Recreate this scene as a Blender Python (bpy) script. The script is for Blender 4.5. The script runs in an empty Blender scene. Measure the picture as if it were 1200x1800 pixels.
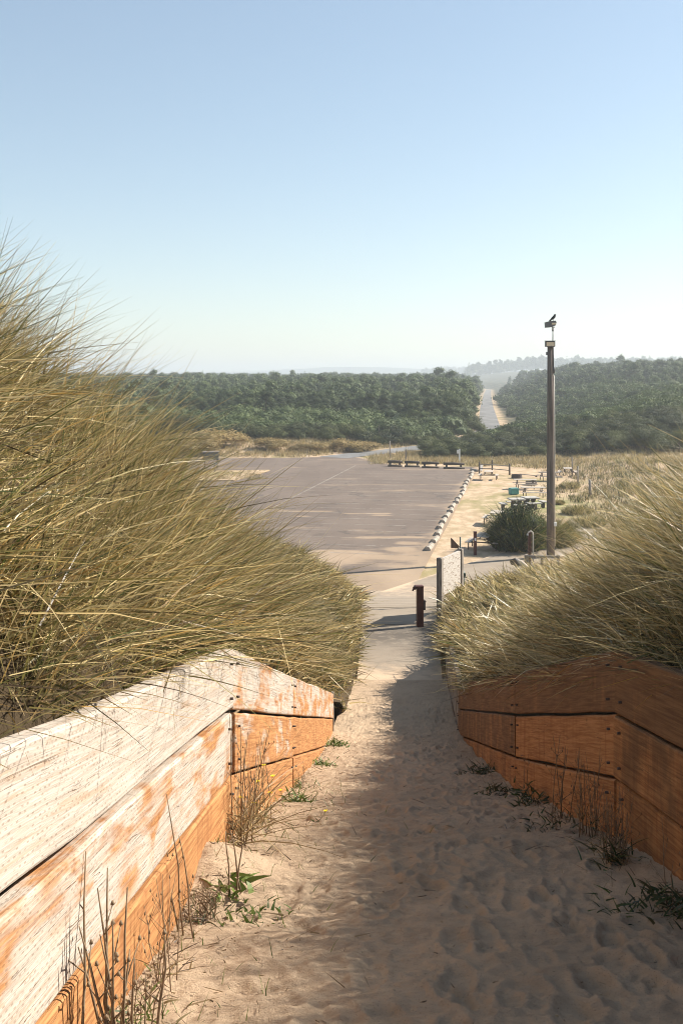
import bpy, math, random
import numpy as np
from mathutils import Vector

R = np.random.default_rng(7)
random.seed(7)
S = bpy.context.scene
COL = S.collection
H = 9.0                      # eye height above the car park
F = 1750.0                   # focal length in pixels of the 1200 x 1800 frame
HOR = 665.0                  # horizon row
def onlot(u, v, z=0.0):
    Y = F*(H-z)/(v-HOR)
    return (u-600)/F*Y, Y

# ------------------------------------------------------------------ noise
def _hash(ix, iy, seed):
    n = (ix.astype(np.int64)*374761393 + iy.astype(np.int64)*668265263 + seed*1442695041) & 0x7fffffff
    n = ((n ^ (n >> 13))*1274126177) & 0x7fffffff
    n = n ^ (n >> 16)
    return (n & 0xffff)/65535.0
def vnoise(x, y, seed=0):
    x = np.asarray(x, float); y = np.asarray(y, float)
    ix = np.floor(x); iy = np.floor(y); fx = x-ix; fy = y-iy
    fx = fx*fx*(3-2*fx); fy = fy*fy*(3-2*fy)
    a = _hash(ix, iy, seed); b = _hash(ix+1, iy, seed); c = _hash(ix, iy+1, seed); d = _hash(ix+1, iy+1, seed)
    return (a*(1-fx)+b*fx)*(1-fy)+(c*(1-fx)+d*fx)*fy
def fbm(x, y, octv=4, seed=0):
    s = 0; a = .5; t = 0
    for o in range(octv):
        s = s+a*vnoise(np.asarray(x)*2**o+o*17.3, np.asarray(y)*2**o-o*9.1, seed+o); t += a; a *= .5
    return s/t-.5
def sstep(x, a, b):
    t = np.clip((np.asarray(x, float)-a)/(b-a), 0, 1); return t*t*(3-2*t)

# ------------------------------------------------------------------ objects
def tag(o, label=None, cat=None, group=None, kind=None):
    if label: o['label'] = label
    if cat: o['category'] = cat
    if group: o['group'] = group
    if kind: o['kind'] = kind
    return o
def empty(name, loc, rz=0, label=None, cat=None, group=None):
    o = bpy.data.objects.new(name, None); o.empty_display_size = .2
    COL.objects.link(o); o.location = loc; o.rotation_euler = (0, 0, rz)
    return tag(o, label, cat, group)
def link(name, me, mats, parent=None):
    o = bpy.data.objects.new(name, me); COL.objects.link(o)
    for m in (mats if isinstance(mats, (list, tuple)) else [mats]):
        if m.name not in [x.name for x in me.materials if x]: me.materials.append(m)
    if parent: o.parent = parent
    return o
def np_mesh(name, V, Fq, col=None, smooth=False, uv=None):
    """V (n,3), Fq (m,k) with k = 3 or 4"""
    V = np.ascontiguousarray(V, np.float32); Fq = np.ascontiguousarray(Fq, np.int32)
    me = bpy.data.meshes.new(name); k = Fq.shape[1]; m = len(Fq)
    me.vertices.add(len(V)); me.vertices.foreach_set('co', V.ravel())
    me.loops.add(m*k); me.loops.foreach_set('vertex_index', Fq.ravel())
    me.polygons.add(m); me.polygons.foreach_set('loop_start', np.arange(0, m*k, k, dtype=np.int32))
    me.polygons.foreach_set('loop_total', np.full(m, k, np.int32))
    me.polygons.foreach_set('use_smooth', np.full(m, smooth, bool))
    if uv is not None:
        l = me.uv_layers.new(name='UVMap'); l.data.foreach_set('uv', np.ascontiguousarray(uv[Fq.ravel()], np.float32).ravel())
    me.update(calc_edges=True)
    if col is not None:
        a = me.attributes.new('tint', 'FLOAT_COLOR', 'POINT')
        c = np.ones((len(V), 4), np.float32); c[:, :col.shape[1]] = col
        a.data.foreach_set('color', c.ravel())
    return me
def grid_faces(nr, nc):
    i = np.arange(nr-1)[:, None]*nc+np.arange(nc-1)[None, :]
    return np.stack([i, i+1, i+nc+1, i+nc], -1).reshape(-1, 4)

class MB:
    """collects shapes into one mesh"""
    def __init__(s): s.v = []; s.f = []; s.sm = []
    def add(s, V, Fs, smooth=False):
        b = len(s.v); s.v += [tuple(map(float, p)) for p in V]
        for f in Fs: s.f.append(tuple(b+i for i in f)); s.sm.append(smooth)
        return s
    def box(s, c, size, rz=0, bev=0.0, rx=0, ry=0):
        hx, hy, hz = [k/2 for k in size]
        from mathutils import Euler
        M = Euler((rx, ry, rz)).to_matrix()
        b = min(bev, hx*.6, hy*.6, hz*.6)
        if b <= 0:
            P = [(x, y, z) for z in (-hz, hz) for x, y in ((-hx, -hy), (hx, -hy), (hx, hy), (-hx, hy))]
            Fs = [(0, 3, 2, 1), (4, 5, 6, 7), (0, 1, 5, 4), (1, 2, 6, 5), (2, 3, 7, 6), (3, 0, 4, 7)]
        else:
            rings = []
            for z, ins in ((-hz, b), (-hz+b, 0), (hz-b, 0), (hz, b)):
                r = []
                for sx, sy in ((-1, -1), (1, -1), (1, 1), (-1, 1)):
                    x, y = sx*(hx-ins), sy*(hy-ins)
                    k = b*.7
                    if sx*sy > 0: r += [(x, y-sy*k, z), (x-sx*k, y, z)]
                    else: r += [(x-sx*k, y, z), (x, y-sy*k, z)]
                rings.append(r)
            P = [p for r in rings for p in r]; Fs = []
            for q in range(3):
                for i in range(8):
                    j = (i+1) % 8; Fs.append((q*8+i, q*8+j, q*8+8+j, q*8+8+i))
            Fs.append(tuple(range(7, -1, -1))); Fs.append(tuple(24+i for i in range(8)))
        c = Vector(c)
        return s.add([M @ Vector(p)+c for p in P], Fs)
    def tube(s, pts, rad, n=10, smooth=True, caps=True, flat=(1, 1), up=None):
        """loft of rings along pts; rad a number, a list, or a list of (a, b) half axes"""
        pts = [Vector(p) for p in pts]; m = len(pts)
        V = []; N = None
        for i, p in enumerate(pts):
            t = (pts[min(i+1, m-1)]-pts[max(i-1, 0)]).normalized()
            ref = Vector(up) if up else (Vector((0, 0, 1)) if abs(t.z) < .9 else Vector((1, 0, 0)))
            if N is None: N = t.cross(ref).normalized()
            else: N = (N-t*N.dot(t)).normalized()
            B = t.cross(N)
            r = rad[i] if isinstance(rad, (list, tuple)) else rad
            a, b = r if isinstance(r, (list, tuple)) else (r*flat[0], r*flat[1])
            for k in range(n):
                an = 2*math.pi*k/n; V.append(p+N*(a*math.cos(an))+B*(b*math.sin(an)))
        Fs = []
        for i in range(m-1):
            for k in range(n):
                j = (k+1) % n; Fs.append((i*n+k, i*n+j, (i+1)*n+j, (i+1)*n+k))
        s.add(V, Fs, smooth)
        if caps:
            b = len(s.v)-len(V)
            s.f.append(tuple(b+k for k in range(n-1, -1, -1))); s.sm.append(False)
            s.f.append(tuple(b+(m-1)*n+k for k in range(n))); s.sm.append(False)
        return s
    def prism(s, poly, axis_from, axis_to):
        """poly: 2D outline (a, b) in the plane spanned by side and up; swept from one point to another"""
        p0, p1 = Vector(axis_from), Vector(axis_to); t = (p1-p0).normalized()
        side = t.cross(Vector((0, 0, 1))).normalized(); up = side.cross(t)
        n = len(poly); V = [p0+side*a+up*b for a, b in poly]+[p1+side*a+up*b for a, b in poly]
        Fs = [(i, (i+1) % n, n+(i+1) % n, n+i) for i in range(n)]+[tuple(range(n-1, -1, -1)), tuple(range(n, 2*n))]
        return s.add(V, Fs)
    def mesh(s, name):
        me = bpy.data.meshes.new(name); me.from_pydata(s.v, [], s.f)
        me.polygons.foreach_set('use_smooth', s.sm); me.update()
        import bmesh
        bm = bmesh.new(); bm.from_mesh(me); bmesh.ops.recalc_face_normals(bm, faces=bm.faces); bm.to_mesh(me); bm.free()
        return me
    def build(s, name, mat, parent=None): return link(name, s.mesh(name), mat, parent)
def copy_tree(o, parent=None):
    c = o.copy(); COL.objects.link(c); c.parent = parent
    for ch in [x for x in bpy.data.objects if x.parent == o]: copy_tree(ch, c)
    return c

# ------------------------------------------------------------------ materials
class NT:
    def __init__(s, name):
        s.m = bpy.data.materials.new(name); s.m.use_nodes = True; s.t = s.m.node_tree; s.t.nodes.clear()
        s.out = s.n('ShaderNodeOutputMaterial')
    def n(s, typ, **kw):
        x = s.t.nodes.new(typ)
        for k, v in kw.items():
            if k.startswith('i_'):
                key = k[2:]; key = int(key) if key.isdigit() else key
                s.set(x.inputs[key], v)
            else: setattr(x, k, v)
        return x
    def set(s, sock, v):
        if hasattr(v, 'links') or isinstance(v, bpy.types.NodeSocket): s.t.links.new(v, sock)
        elif isinstance(v, bpy.types.Node): s.t.links.new(v.outputs[0], sock)
        else:
            if isinstance(v, tuple) and len(v) == 3 and sock.type == 'RGBA': v = (*v, 1)
            sock.default_value = v
    def math(s, op, a, b=None, c=None, clamp=False):
        x = s.n('ShaderNodeMath', operation=op, use_clamp=clamp)
        for i, v in enumerate((a, b, c)):
            if v is not None: s.set(x.inputs[i], v)
        return x.outputs[0]
    def mix(s, f, a, b, blend='MIX'):
        x = s.n('ShaderNodeMix', data_type='RGBA', blend_type=blend, clamp_factor=True)
        s.set(x.inputs[0], f); s.set(x.inputs[6], a); s.set(x.inputs[7], b); return x.outputs[2]
    def noise(s, vec, scale, detail=4, rough=.55, sc=None, out=0, dist=0):
        if sc:
            mp = s.n('ShaderNodeMapping'); s.t.links.new(vec, mp.inputs[0]); mp.inputs['Scale'].default_value = sc; vec = mp.outputs[0]
        x = s.n('ShaderNodeTexNoise'); s.t.links.new(vec, x.inputs['Vector'])
        x.inputs['Scale'].default_value = scale; x.inputs['Detail'].default_value = detail
        x.inputs['Roughness'].default_value = rough; x.inputs['Distortion'].default_value = dist
        return x.outputs[out]
    def ramp(s, f, a, b):
        x = s.n('ShaderNodeMapRange', clamp=True, interpolation_type='SMOOTHSTEP'); s.set(x.inputs[0], f)
        x.inputs[1].default_value = a; x.inputs[2].default_value = b; return x.outputs[0]
    def coord(s, which='Object'): return s.n('ShaderNodeTexCoord').outputs[which]
    def pos(s): return s.n('ShaderNodeNewGeometry').outputs['Position']
    def tint(s): return s.n('ShaderNodeAttribute', attribute_name='tint').outputs['Color']
    def bump(s, h, dist=.01, strength=1.0, nrm=None):
        x = s.n('ShaderNodeBump'); s.set(x.inputs['Height'], h); x.inputs['Distance'].default_value = dist
        x.inputs['Strength'].default_value = strength
        if nrm is not None: s.set(x.inputs['Normal'], nrm)
        return x.outputs[0]
    def pbr(s, col, rough=.8, nrm=None, metal=0.0, spec=.3):
        x = s.n('ShaderNodeBsdfPrincipled'); s.set(x.inputs['Base Color'], col); s.set(x.inputs['Roughness'], rough)
        x.inputs['Metallic'].default_value = metal; x.inputs['Specular IOR Level'].default_value = spec
        if nrm is not None: s.set(x.inputs['Normal'], nrm)
        return x.outputs[0]
    def done(s, sh): s.t.links.new(sh, s.out.inputs[0]); return s.m

def simple(name, col, rough=.7, var=.25, scale=8, bump=.0, metal=0.0, sc=None, spec=.3):
    t = NT(name); c = t.coord()
    n1 = t.noise(c, scale, 5, .6, sc)
    lo = tuple(k*(1-var) for k in col); hi = tuple(min(1, k*(1+var)) for k in col)
    cc = t.mix(t.ramp(n1, .3, .7), lo, hi)
    nr = t.bump(t.noise(c, scale*3, 4, .6, sc), bump) if bump else None
    return t.done(t.pbr(cc, rough, nr, metal, spec))

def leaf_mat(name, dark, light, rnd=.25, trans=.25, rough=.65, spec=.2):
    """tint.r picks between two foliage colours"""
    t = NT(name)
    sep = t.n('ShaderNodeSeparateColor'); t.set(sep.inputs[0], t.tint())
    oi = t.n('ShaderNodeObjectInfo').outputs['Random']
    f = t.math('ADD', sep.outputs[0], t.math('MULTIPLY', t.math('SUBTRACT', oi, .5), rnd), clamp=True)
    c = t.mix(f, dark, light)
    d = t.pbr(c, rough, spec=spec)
    tr = t.n('ShaderNodeBsdfTranslucent'); t.set(tr.inputs[0], t.mix(.3, c, (c if False else light)))
    mx = t.n('ShaderNodeMixShader'); mx.inputs[0].default_value = trans
    t.t.links.new(d, mx.inputs[1]); t.t.links.new(tr.outputs[0], mx.inputs[2])
    return t.done(mx.outputs[0])
def tint_mat(name, trans=.3, rough=.5, spec=.35):
    """colour comes straight from the per-blade tint"""
    t = NT(name); c = t.tint()
    d = t.pbr(c, rough, spec=spec)
    tr = t.n('ShaderNodeBsdfTranslucent'); t.set(tr.inputs[0], c)
    mx = t.n('ShaderNodeMixShader'); mx.inputs[0].default_value = trans
    t.t.links.new(d, mx.inputs[1]); t.t.links.new(tr.outputs[0], mx.inputs[2])
    return t.done(mx.outputs[0])

SANDC = (.525, .385, .262)
def sand_mat(name, litter=0.0):
    t = NT(name); p = t.pos()
    n1 = t.noise(p, .9, 5, .6); n2 = t.noise(p, 9, 4, .6); n3 = t.noise(p, 160, 2, .7); n4 = t.noise(p, 420, 2, .7)
    c = t.mix(t.ramp(n1, .3, .7), tuple(k*.88 for k in SANDC), tuple(k*1.08 for k in SANDC))
    c = t.mix(t.math('MULTIPLY', t.ramp(n2, .45, .75), .35), c, (.30, .215, .145))
    c = t.mix(t.math('MULTIPLY', t.ramp(n3, .6, .7), .6), c, (.12, .09, .065))
    if litter:
        lt = t.noise(p, 2.2, 5, .65)
        c = t.mix(t.math('MULTIPLY', t.ramp(lt, .12, .3), litter), c, (.06, .043, .024))
    n5 = t.noise(p, 34, 4, .65, (1, 1.7, 1))
    h = t.math('ADD', t.math('MULTIPLY', n4, .3), t.math('ADD', t.math('MULTIPLY', n3, .4), t.math('ADD', n2, n5)))
    return t.done(t.pbr(c, .95, t.bump(h, .02, 1.0), spec=.1))

M = {}
M['sand'] = sand_mat('sand'); M['dune'] = sand_mat('dune_soil', .95)
M['tint_grass'] = tint_mat('grass_blade', .32, .42, .45)
M['weed'] = tint_mat('weed_leaf', .3)
M['pine'] = leaf_mat('pine_foliage', (.016, .031, .010), (.118, .152, .048), .6, .14)
M['scrub'] = leaf_mat('scrub_foliage', (.018, .028, .009), (.135, .15, .045), .6, .12)
M['golden'] = leaf_mat('golden_shrub_foliage', (.2, .15, .06), (.44, .32, .13), .3, .3)
M['bark'] = simple('bark', (.11, .085, .065), .9, .35, 6, .02)
M['grey_wood'] = simple('weathered_wood', (.24, .205, .17), .85, .35, 5, .006, sc=(6, 6, 1))
M['dark_wood'] = simple('dark_timber', (.075, .058, .045), .85, .35, 6, .006, sc=(6, 6, 1))
M['pole_wood'] = simple('pole_wood', (.13, .105, .085), .8, .4, 3, .008, sc=(5, 5, .25))
M['brown_paint'] = simple('brown_paint', (.09, .032, .022), .5, .2, 10, .001)
M['green_metal'] = simple('green_metal', (.05, .075, .06), .45, .25, 9, .001)
M['grey_metal'] = simple('grey_metal', (.12, .125, .13), .5, .2, 10, 0)
M['steel'] = simple('galvanised_steel', (.42, .43, .43), .4, .15, 12, 0, metal=.6)
M['pale_pipe'] = simple('pale_pipe', (.55, .5, .43), .5, .12, 10)
M['white_tag'] = simple('white_plate', (.7, .7, .68), .6, .1, 9)
M['table_top'] = simple('table_boards', (.42, .36, .30), .8, .25, 5, .003, sc=(1, 8, 8))
M['grey_concrete'] = simple('grey_concrete', (.38, .355, .32), .9, .2, 7, .004)
M['teal'] = simple('teal_paint', (.085, .27, .25), .5, .15, 6)
M['rust'] = simple('rusty_steel', (.07, .052, .045), .8, .3, 12, .004)
M['driftwood'] = simple('driftwood', (.5, .43, .36), .85, .25, 5, .01, sc=(1, 6, 6))
M['crow'] = simple('black_plumage', (.012, .012, .014), .45, .2, 30)
M['lamp_glass'] = simple('lamp_glass', (.62, .52, .36), .25, .12, 30, spec=.6)
M['stop'] = simple('wheel_stop_concrete', (.29, .25, .205), .9, .4, 5, .006)
M['mark'] = simple('road_paint', (.25, .215, .18), .8, .35, 2.5)
M['far_hill'] = simple('far_hill', (.05, .07, .05), .95, .3, .01)

def peeling():
    t = NT('peeling_paint'); c = t.coord()
    n = t.noise(c, 4, 6, .7, (1.2, 1, 7)); n2 = t.noise(c, 14, 4, .6, (.8, 1, 4))
    col = t.mix(t.ramp(n2, .35, .7), (.40, .355, .31), (.52, .475, .42))
    crack = t.ramp(n, .53, .58)
    col = t.mix(t.math('MULTIPLY', crack, .85), col, (.2, .15, .11))
    return t.done(t.pbr(col, .8, t.bump(n, .004)))
M['peeling'] = peeling()

def wood():
    """retaining wall boards. UV in metres; object colour r = bleaching, g = incising, b = redness"""
    t = NT('treated_timber')
    uv = t.n('ShaderNodeUVMap', uv_map='UVMap').outputs[0]
    oi = t.n('ShaderNodeObjectInfo'); sep = t.n('ShaderNodeSeparateColor'); t.set(sep.inputs[0], oi.outputs['Color'])
    bl, inc, red = sep.outputs
    off = t.n('ShaderNodeVectorMath', operation='ADD'); t.t.links.new(uv, off.inputs[0])
    cmb = t.n('ShaderNodeCombineXYZ'); t.set(cmb.inputs[2], t.math('MULTIPLY', oi.outputs['Random'], 37.0)); t.t.links.new(cmb.outputs[0], off.inputs[1])
    v = off.outputs[0]
    big = t.noise(v, 1.0, 4, .55, (2.2, 5, 1), dist=.6)
    grain = t.noise(v, 1.0, 6, .65, (3, 70, 1), dist=.4)
    wav = t.noise(v, 1.0, 3, .6, (2.2, 26, 1), dist=1.4)
    vert = t.noise(v, 1.0, 4, .6, (16, 1.2, 1))
    fine = t.noise(v, 1.0, 3, .6, (26, 220, 1))
    orange = t.mix(t.ramp(grain, .35, .65), (.28, .122, .047), (.45, .23, .095))
    orange = t.mix(t.math('MULTIPLY', t.ramp(vert, .5, .72), .55), orange, (.2, .075, .03))
    pale = t.mix(t.ramp(grain, .3, .7), (.37, .305, .25), (.51, .455, .395))
    pale = t.mix(t.math('MULTIPLY', t.ramp(wav, .52, .7), .4), pale, (.40, .235, .125))
    th = t.math('ADD', t.math('MULTIPLY', big, .75), t.math('MULTIPLY', wav, .25))
    msk = t.ramp(t.math('ADD', th, t.math('SUBTRACT', bl, .5)), .42, .58)
    col = t.mix(msk, orange, pale)
    wth = t.ramp(t.math('ADD', t.math('MULTIPLY', t.noise(v, 1.0, 4, .6, (5, 1.6, 1), dist=.5), .8), t.math('SUBTRACT', red, .5)), .3, .62)
    col = t.mix(t.math('MULTIPLY', wth, .8), col, t.mix(t.ramp(grain, .3, .7), (.075, .045, .026), (.16, .095, .05)))
    # knots and stains
    vo = t.n('ShaderNodeTexVoronoi'); mp = t.n('ShaderNodeMapping'); t.t.links.new(v, mp.inputs[0]); mp.inputs['Scale'].default_value = (2.3, 4.2, 1)
    t.t.links.new(mp.outputs[0], vo.inputs['Vector']); vo.inputs['Scale'].default_value = 1
    knot = t.ramp(vo.outputs['Distance'], .085, .03)
    col = t.mix(t.math('MULTIPLY', knot, .75), col, (.1, .05, .028))
    # incisions: short staggered slits
    sx = t.n('ShaderNodeSeparateXYZ'); t.t.links.new(uv, sx.inputs[0])
    wob = t.math('MULTIPLY', t.noise(v, 1.0, 2, .5, (9, 3, 1)), .012)
    rowf = t.math('DIVIDE', t.math('ADD', sx.outputs[1], wob), .0165)
    row = t.math('FLOOR', rowf)
    fr = t.math('FRACT', rowf)
    fu = t.math('FRACT', t.math('ADD', t.math('DIVIDE', sx.outputs[0], .036), t.math('MULTIPLY', row, .5)))
    slit = t.math('MULTIPLY', t.math('LESS_THAN', t.math('ABSOLUTE', t.math('SUBTRACT', fr, .5)), .16), t.math('LESS_THAN', fu, .42))
    wn = t.n('ShaderNodeTexWhiteNoise', noise_dimensions='2D'); cv = t.n('ShaderNodeCombineXYZ'); t.set(cv.inputs[0], t.math('FLOOR', t.math('ADD', t.math('DIVIDE', sx.outputs[0], .036), t.math('MULTIPLY', row, .5)))); t.set(cv.inputs[1], row); t.t.links.new(cv.outputs[0], wn.inputs['Vector'])
    slit = t.math('MULTIPLY', slit, t.ramp(wn.outputs[0], .15, .75))
    amt = t.ramp(t.math('ADD', t.noise(v, 1.0, 3, .5, (1.6, 5.5, 1)), t.math('SUBTRACT', inc, .5)), .38, .55)
    slit = t.math('MULTIPLY', slit, amt)
    col = t.mix(t.math('MULTIPLY', slit, .42), col, (.16, .1, .06))
    # drying checks
    chk = t.noise(v, 1.0, 3, .5, (.9, 34, 1), dist=.8)
    ck = t.ramp(t.math('ABSOLUTE', t.math('SUBTRACT', chk, .5)), .008, .003)
    ck = t.math('MULTIPLY', ck, t.ramp(big, .48, .56))
    col = t.mix(t.math('MULTIPLY', ck, .7), col, (.12, .07, .04))
    h = t.math('SUBTRACT', t.math('ADD', t.math('MULTIPLY', grain, .5), t.math('MULTIPLY', fine, .25)), t.math('ADD', t.math('MULTIPLY', slit, .7), t.math('MULTIPLY', ck, .8)))
    return t.done(t.pbr(col, .8, t.bump(h, .006, .8), spec=.15))
M['timber'] = wood()

def asphalt():
    """tint.r = share of the surface under drifted sand"""
    t = NT('worn_asphalt'); p = t.pos(); sep = t.n('ShaderNodeSeparateColor'); t.set(sep.inputs[0], t.tint())
    n1 = t.noise(p, .25, 5, .6, (1, .5, 1)); n2 = t.noise(p, 30, 3, .6); n3 = t.noise(p, 1.6, 6, .65, (.35, 1.2, 1))
    c = t.mix(t.ramp(n1, .3, .7), (.126, .093, .073), (.168, .127, .100))
    c = t.mix(t.math('MULTIPLY', t.ramp(n2, .35, .7), .25), c, (.2, .175, .15))
    oil = t.noise(p, .55, 4, .6, (1, 1, 1)); c = t.mix(t.math('MULTIPLY', t.ramp(oil, .6, .7), .4), c, (.07, .055, .045))
    crk = t.n('ShaderNodeTexVoronoi', feature='DISTANCE_TO_EDGE'); 
    mp = t.n('ShaderNodeMapping'); t.t.links.new(p, mp.inputs[0]); mp.inputs['Scale'].default_value = (.1, .16, .2)
    ad = t.n('ShaderNodeVectorMath', operation='ADD'); t.t.links.new(mp.outputs[0], ad.inputs[0])
    ns = t.n('ShaderNodeTexNoise'); t.t.links.new(p, ns.inputs['Vector']); ns.inputs['Scale'].default_value = .5
    sc = t.n('ShaderNodeVectorMath', operation='SCALE'); t.t.links.new(ns.outputs[1], sc.inputs[0]); sc.inputs['Scale'].default_value = .5
    t.t.links.new(sc.outputs[0], ad.inputs[1]); t.t.links.new(ad.outputs[0], crk.inputs['Vector']); crk.inputs['Scale'].default_value = 1
    c = t.mix(t.math('MULTIPLY', t.ramp(crk.outputs[0], .014, .005), .7), c, (.09, .075, .065))
    f = t.ramp(t.math('ADD', sep.outputs[0], t.math('MULTIPLY', t.math('SUBTRACT', n3, .5), .9)), .3, .75)
    c = t.mix(f, c, t.mix(t.ramp(n1, .3, .7), tuple(k*.5 for k in SANDC), tuple(k*.66 for k in SANDC)))
    return t.done(t.pbr(c, .9, t.bump(n2, .004), spec=.2))
M['asphalt'] = asphalt()
def concrete():
    t = NT('path_concrete'); p = t.pos(); sep = t.n('ShaderNodeSeparateColor'); t.set(sep.inputs[0], t.tint())
    n1 = t.noise(p, .9, 5, .6); n2 = t.noise(p, 40, 3, .6); n3 = t.noise(p, 3.5, 6, .7)
    c = t.mix(t.ramp(n1, .3, .7), (.25, .20, .15), (.305, .25, .19))
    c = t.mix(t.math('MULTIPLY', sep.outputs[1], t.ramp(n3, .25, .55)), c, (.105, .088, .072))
    c = t.mix(t.math('MULTIPLY', t.ramp(n2, .5, .75), .3), c, (.16, .14, .12))
    f = t.ramp(t.math('ADD', sep.outputs[0], t.math('MULTIPLY', t.math('SUBTRACT', n3, .5), .8)), .3, .75)
    c = t.mix(f, c, SANDC)
    return t.done(t.pbr(c, .9, t.bump(n2, .004), spec=.2))
M['concrete'] = concrete()
M['road'] = simple('pale_road', (.17, .165, .16), .9, .25, .3, .002, sc=(1, .3, 1))
def field():
    t = NT('sandy_field'); p = t.pos(); sep = t.n('ShaderNodeSeparateColor'); t.set(sep.inputs[0], t.tint())
    n1 = t.noise(p, .22, 6, .65, (1, .55, 1)); n2 = t.noise(p, 1.3, 5, .65, (1, .6, 1)); n3 = t.noise(p, 14, 3, .6)
    c = t.mix(t.ramp(n2, .35, .65), SANDC, (.36, .265, .165))
    c = t.mix(t.math('MULTIPLY', t.ramp(n1, .5, .62), .75), c, (.24, .205, .085))
    c = t.mix(t.math('MULTIPLY', sep.outputs[1], t.ramp(n1, .2, .5)), c, (.05, .055, .03))
    c = t.mix(t.math('MULTIPLY', sep.outputs[2], t.ramp(n2, .3, .55)), c, (.17, .19, .06))
    c = t.mix(t.math('MULTIPLY', t.ramp(n3, .55, .75), .35), c, (.2, .15, .09))
    return t.done(t.pbr(c, .95, t.bump(n3, .02), spec=.1))
M['field'] = field()

# ------------------------------------------------------------------ terrain functions
def tab(pts, smooth=0.0):
    ys = np.array([p[0] for p in pts], float); vs = np.array([p[1] for p in pts], float)
    if not smooth: return lambda y: np.interp(y, ys, vs)
    g = np.arange(ys[0], ys[-1]+.05, .05); k = max(3, int(smooth/.05)) | 1
    v = np.interp(g, ys, vs); vp = np.pad(v, k//2, mode='edge'); v = np.convolve(vp, np.ones(k)/k, 'valid')
    return lambda y: np.interp(y, g, v)
pathD = tab([(-6, 1.55), (0, 1.6), (1.5, 1.78), (3.48, 2.2), (5.92, 2.74), (9.3, 3.83), (13, 4.85), (15, 5.3), (16.5, 5.47), (18.3, 5.54), (22.5, 5.6), (24.6, 5.68), (26.5, 6.05), (40, 8.78), (42, 9.0), (60, 9.0)], .8)
pathZ = lambda y: H-pathD(y)
xL = tab([(-6, -1.26), (2.41, -.826), (5.92, -.643), (9.3, -.452), (14.6, -.12), (18.3, .19), (22.5, .36), (28, .42), (34, .6), (42, 1.0), (60, 1.2)])
xR = tab([(-6, 2.3), (3, 1.75), (5.8, 1.59), (8.9, 1.55), (13, 1.6), (14.5, 1.7), (18.3, 1.93), (20.5, 2.07), (22.5, 2.32), (26, 3.0), (40, 5.9), (50, 9.5)])
topL = tab([(-6, -.76), (2.41, .909), (5.92, 1.607), (9.3, 2.79), (14.6, 4.62)])
topR = tab([(-6, -.2), (3, 1.16), (5.8, 1.584), (8.9, 2.64), (14.5, 4.45), (18.6, 4.78), (60, 5)])
RL = tab([(-6, 2.1), (5, 2.12), (7, 2.0), (10, 1.98), (14, 2.4), (18, 2.6), (24, 2.2), (30, 1.2), (36, .4), (44, 0)], 2)
RR = tab([(-6, 4.6), (3, 4.6), (4.8, 4.3), (6.2, 2.7), (8, 2.9), (9.5, 3.7), (11, 3.5), (12.5, 3.0), (16, 2.0), (19, 1.4), (22, 1.4), (28, .8), (36, .35), (46, .0)], 2)
def dune_left(d, y):
    e = np.where(y < 14.2, H-topL(y)-.1, pathZ(y))
    w = sstep(y, 14.2, 16.5); e = (H-topL(np.minimum(y, 14.6))-.1)*(1-w)+pathZ(y)*w
    r = RL(y)*(1-np.exp(-d/(1.15+.65*sstep(y, 11, 18))))
    z = e+r+fbm((xL(y)-d)*.9, y*.7, 4, 5)*.32*sstep(d, .1, 1.0)*np.clip(RL(y), 0, 1)
    base = -.3
    return z*(1-sstep(d, 8, 15))+base*sstep(d, 8, 15)
def dune_right(d, y):
    w = sstep(y, 18.4, 19.6); e = (H-topR(np.minimum(y, 18.7))-.1)*(1-w)+pathZ(y)*w
    e = e+.18*sstep(y, 18.6, 20)*(1-sstep(y, 38, 42))
    dd = np.maximum(d-.12*(1-sstep(y, 14, 18)), 0); r = RR(y)*(1-np.exp(-dd/3.3))
    z = e+r+fbm((xR(y)+d)*.8+40, y*.7, 4, 9)*.5*sstep(d, .1, 1.2)*np.clip(RR(y), 0, 1)
    return z*(1-sstep(d, 8, 16))-.3*sstep(d, 8, 16)
ROADP = [(-1.0, 113.0), (4.5, 121), (12.3, 131), (19, 147), (25.3, 170), (45.9, 315), (76, 520), (118, 800)]
_rp = np.array(ROADP)
def road_x(y): return np.interp(y, _rp[:, 1], _rp[:, 0])
def G(x, y):
    """height of the natural ground beyond the dunes"""
    x = np.asarray(x, float); y = np.asarray(y, float); rx = road_x(y)
    e = x-rx
    m = 4.6*sstep(e, 4, 34)*sstep(y, 108, 150)*(sstep(x, 14, 30))
    m = m+3.5*sstep(e, 20, 110)*sstep(y, 170, 330)
    m = m+15*sstep(y, 1000, 1600)*sstep(x/np.maximum(y, 1), .1, .2)+8*sstep(y, 2000, 2500)*sstep(x/np.maximum(y, 1), .07, .11)
    m = m+.7*sstep(y, 112, 125)*sstep(-e, 6, 14)*(1+fbm(x*.06, y*.06, 3, 3))
    m = m+fbm(x*.05, y*.05, 3, 2)*1.6*sstep(y, 118, 160)*sstep(np.abs(e), 4, 14)
    m = m+(.5+fbm(x*.12, y*.12, 3, 12)*.9)*sstep(x-(y-46)*.2, 12, 18)*sstep(y, 44, 56)*(1-sstep(y, 120, 140))
    return m

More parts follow.
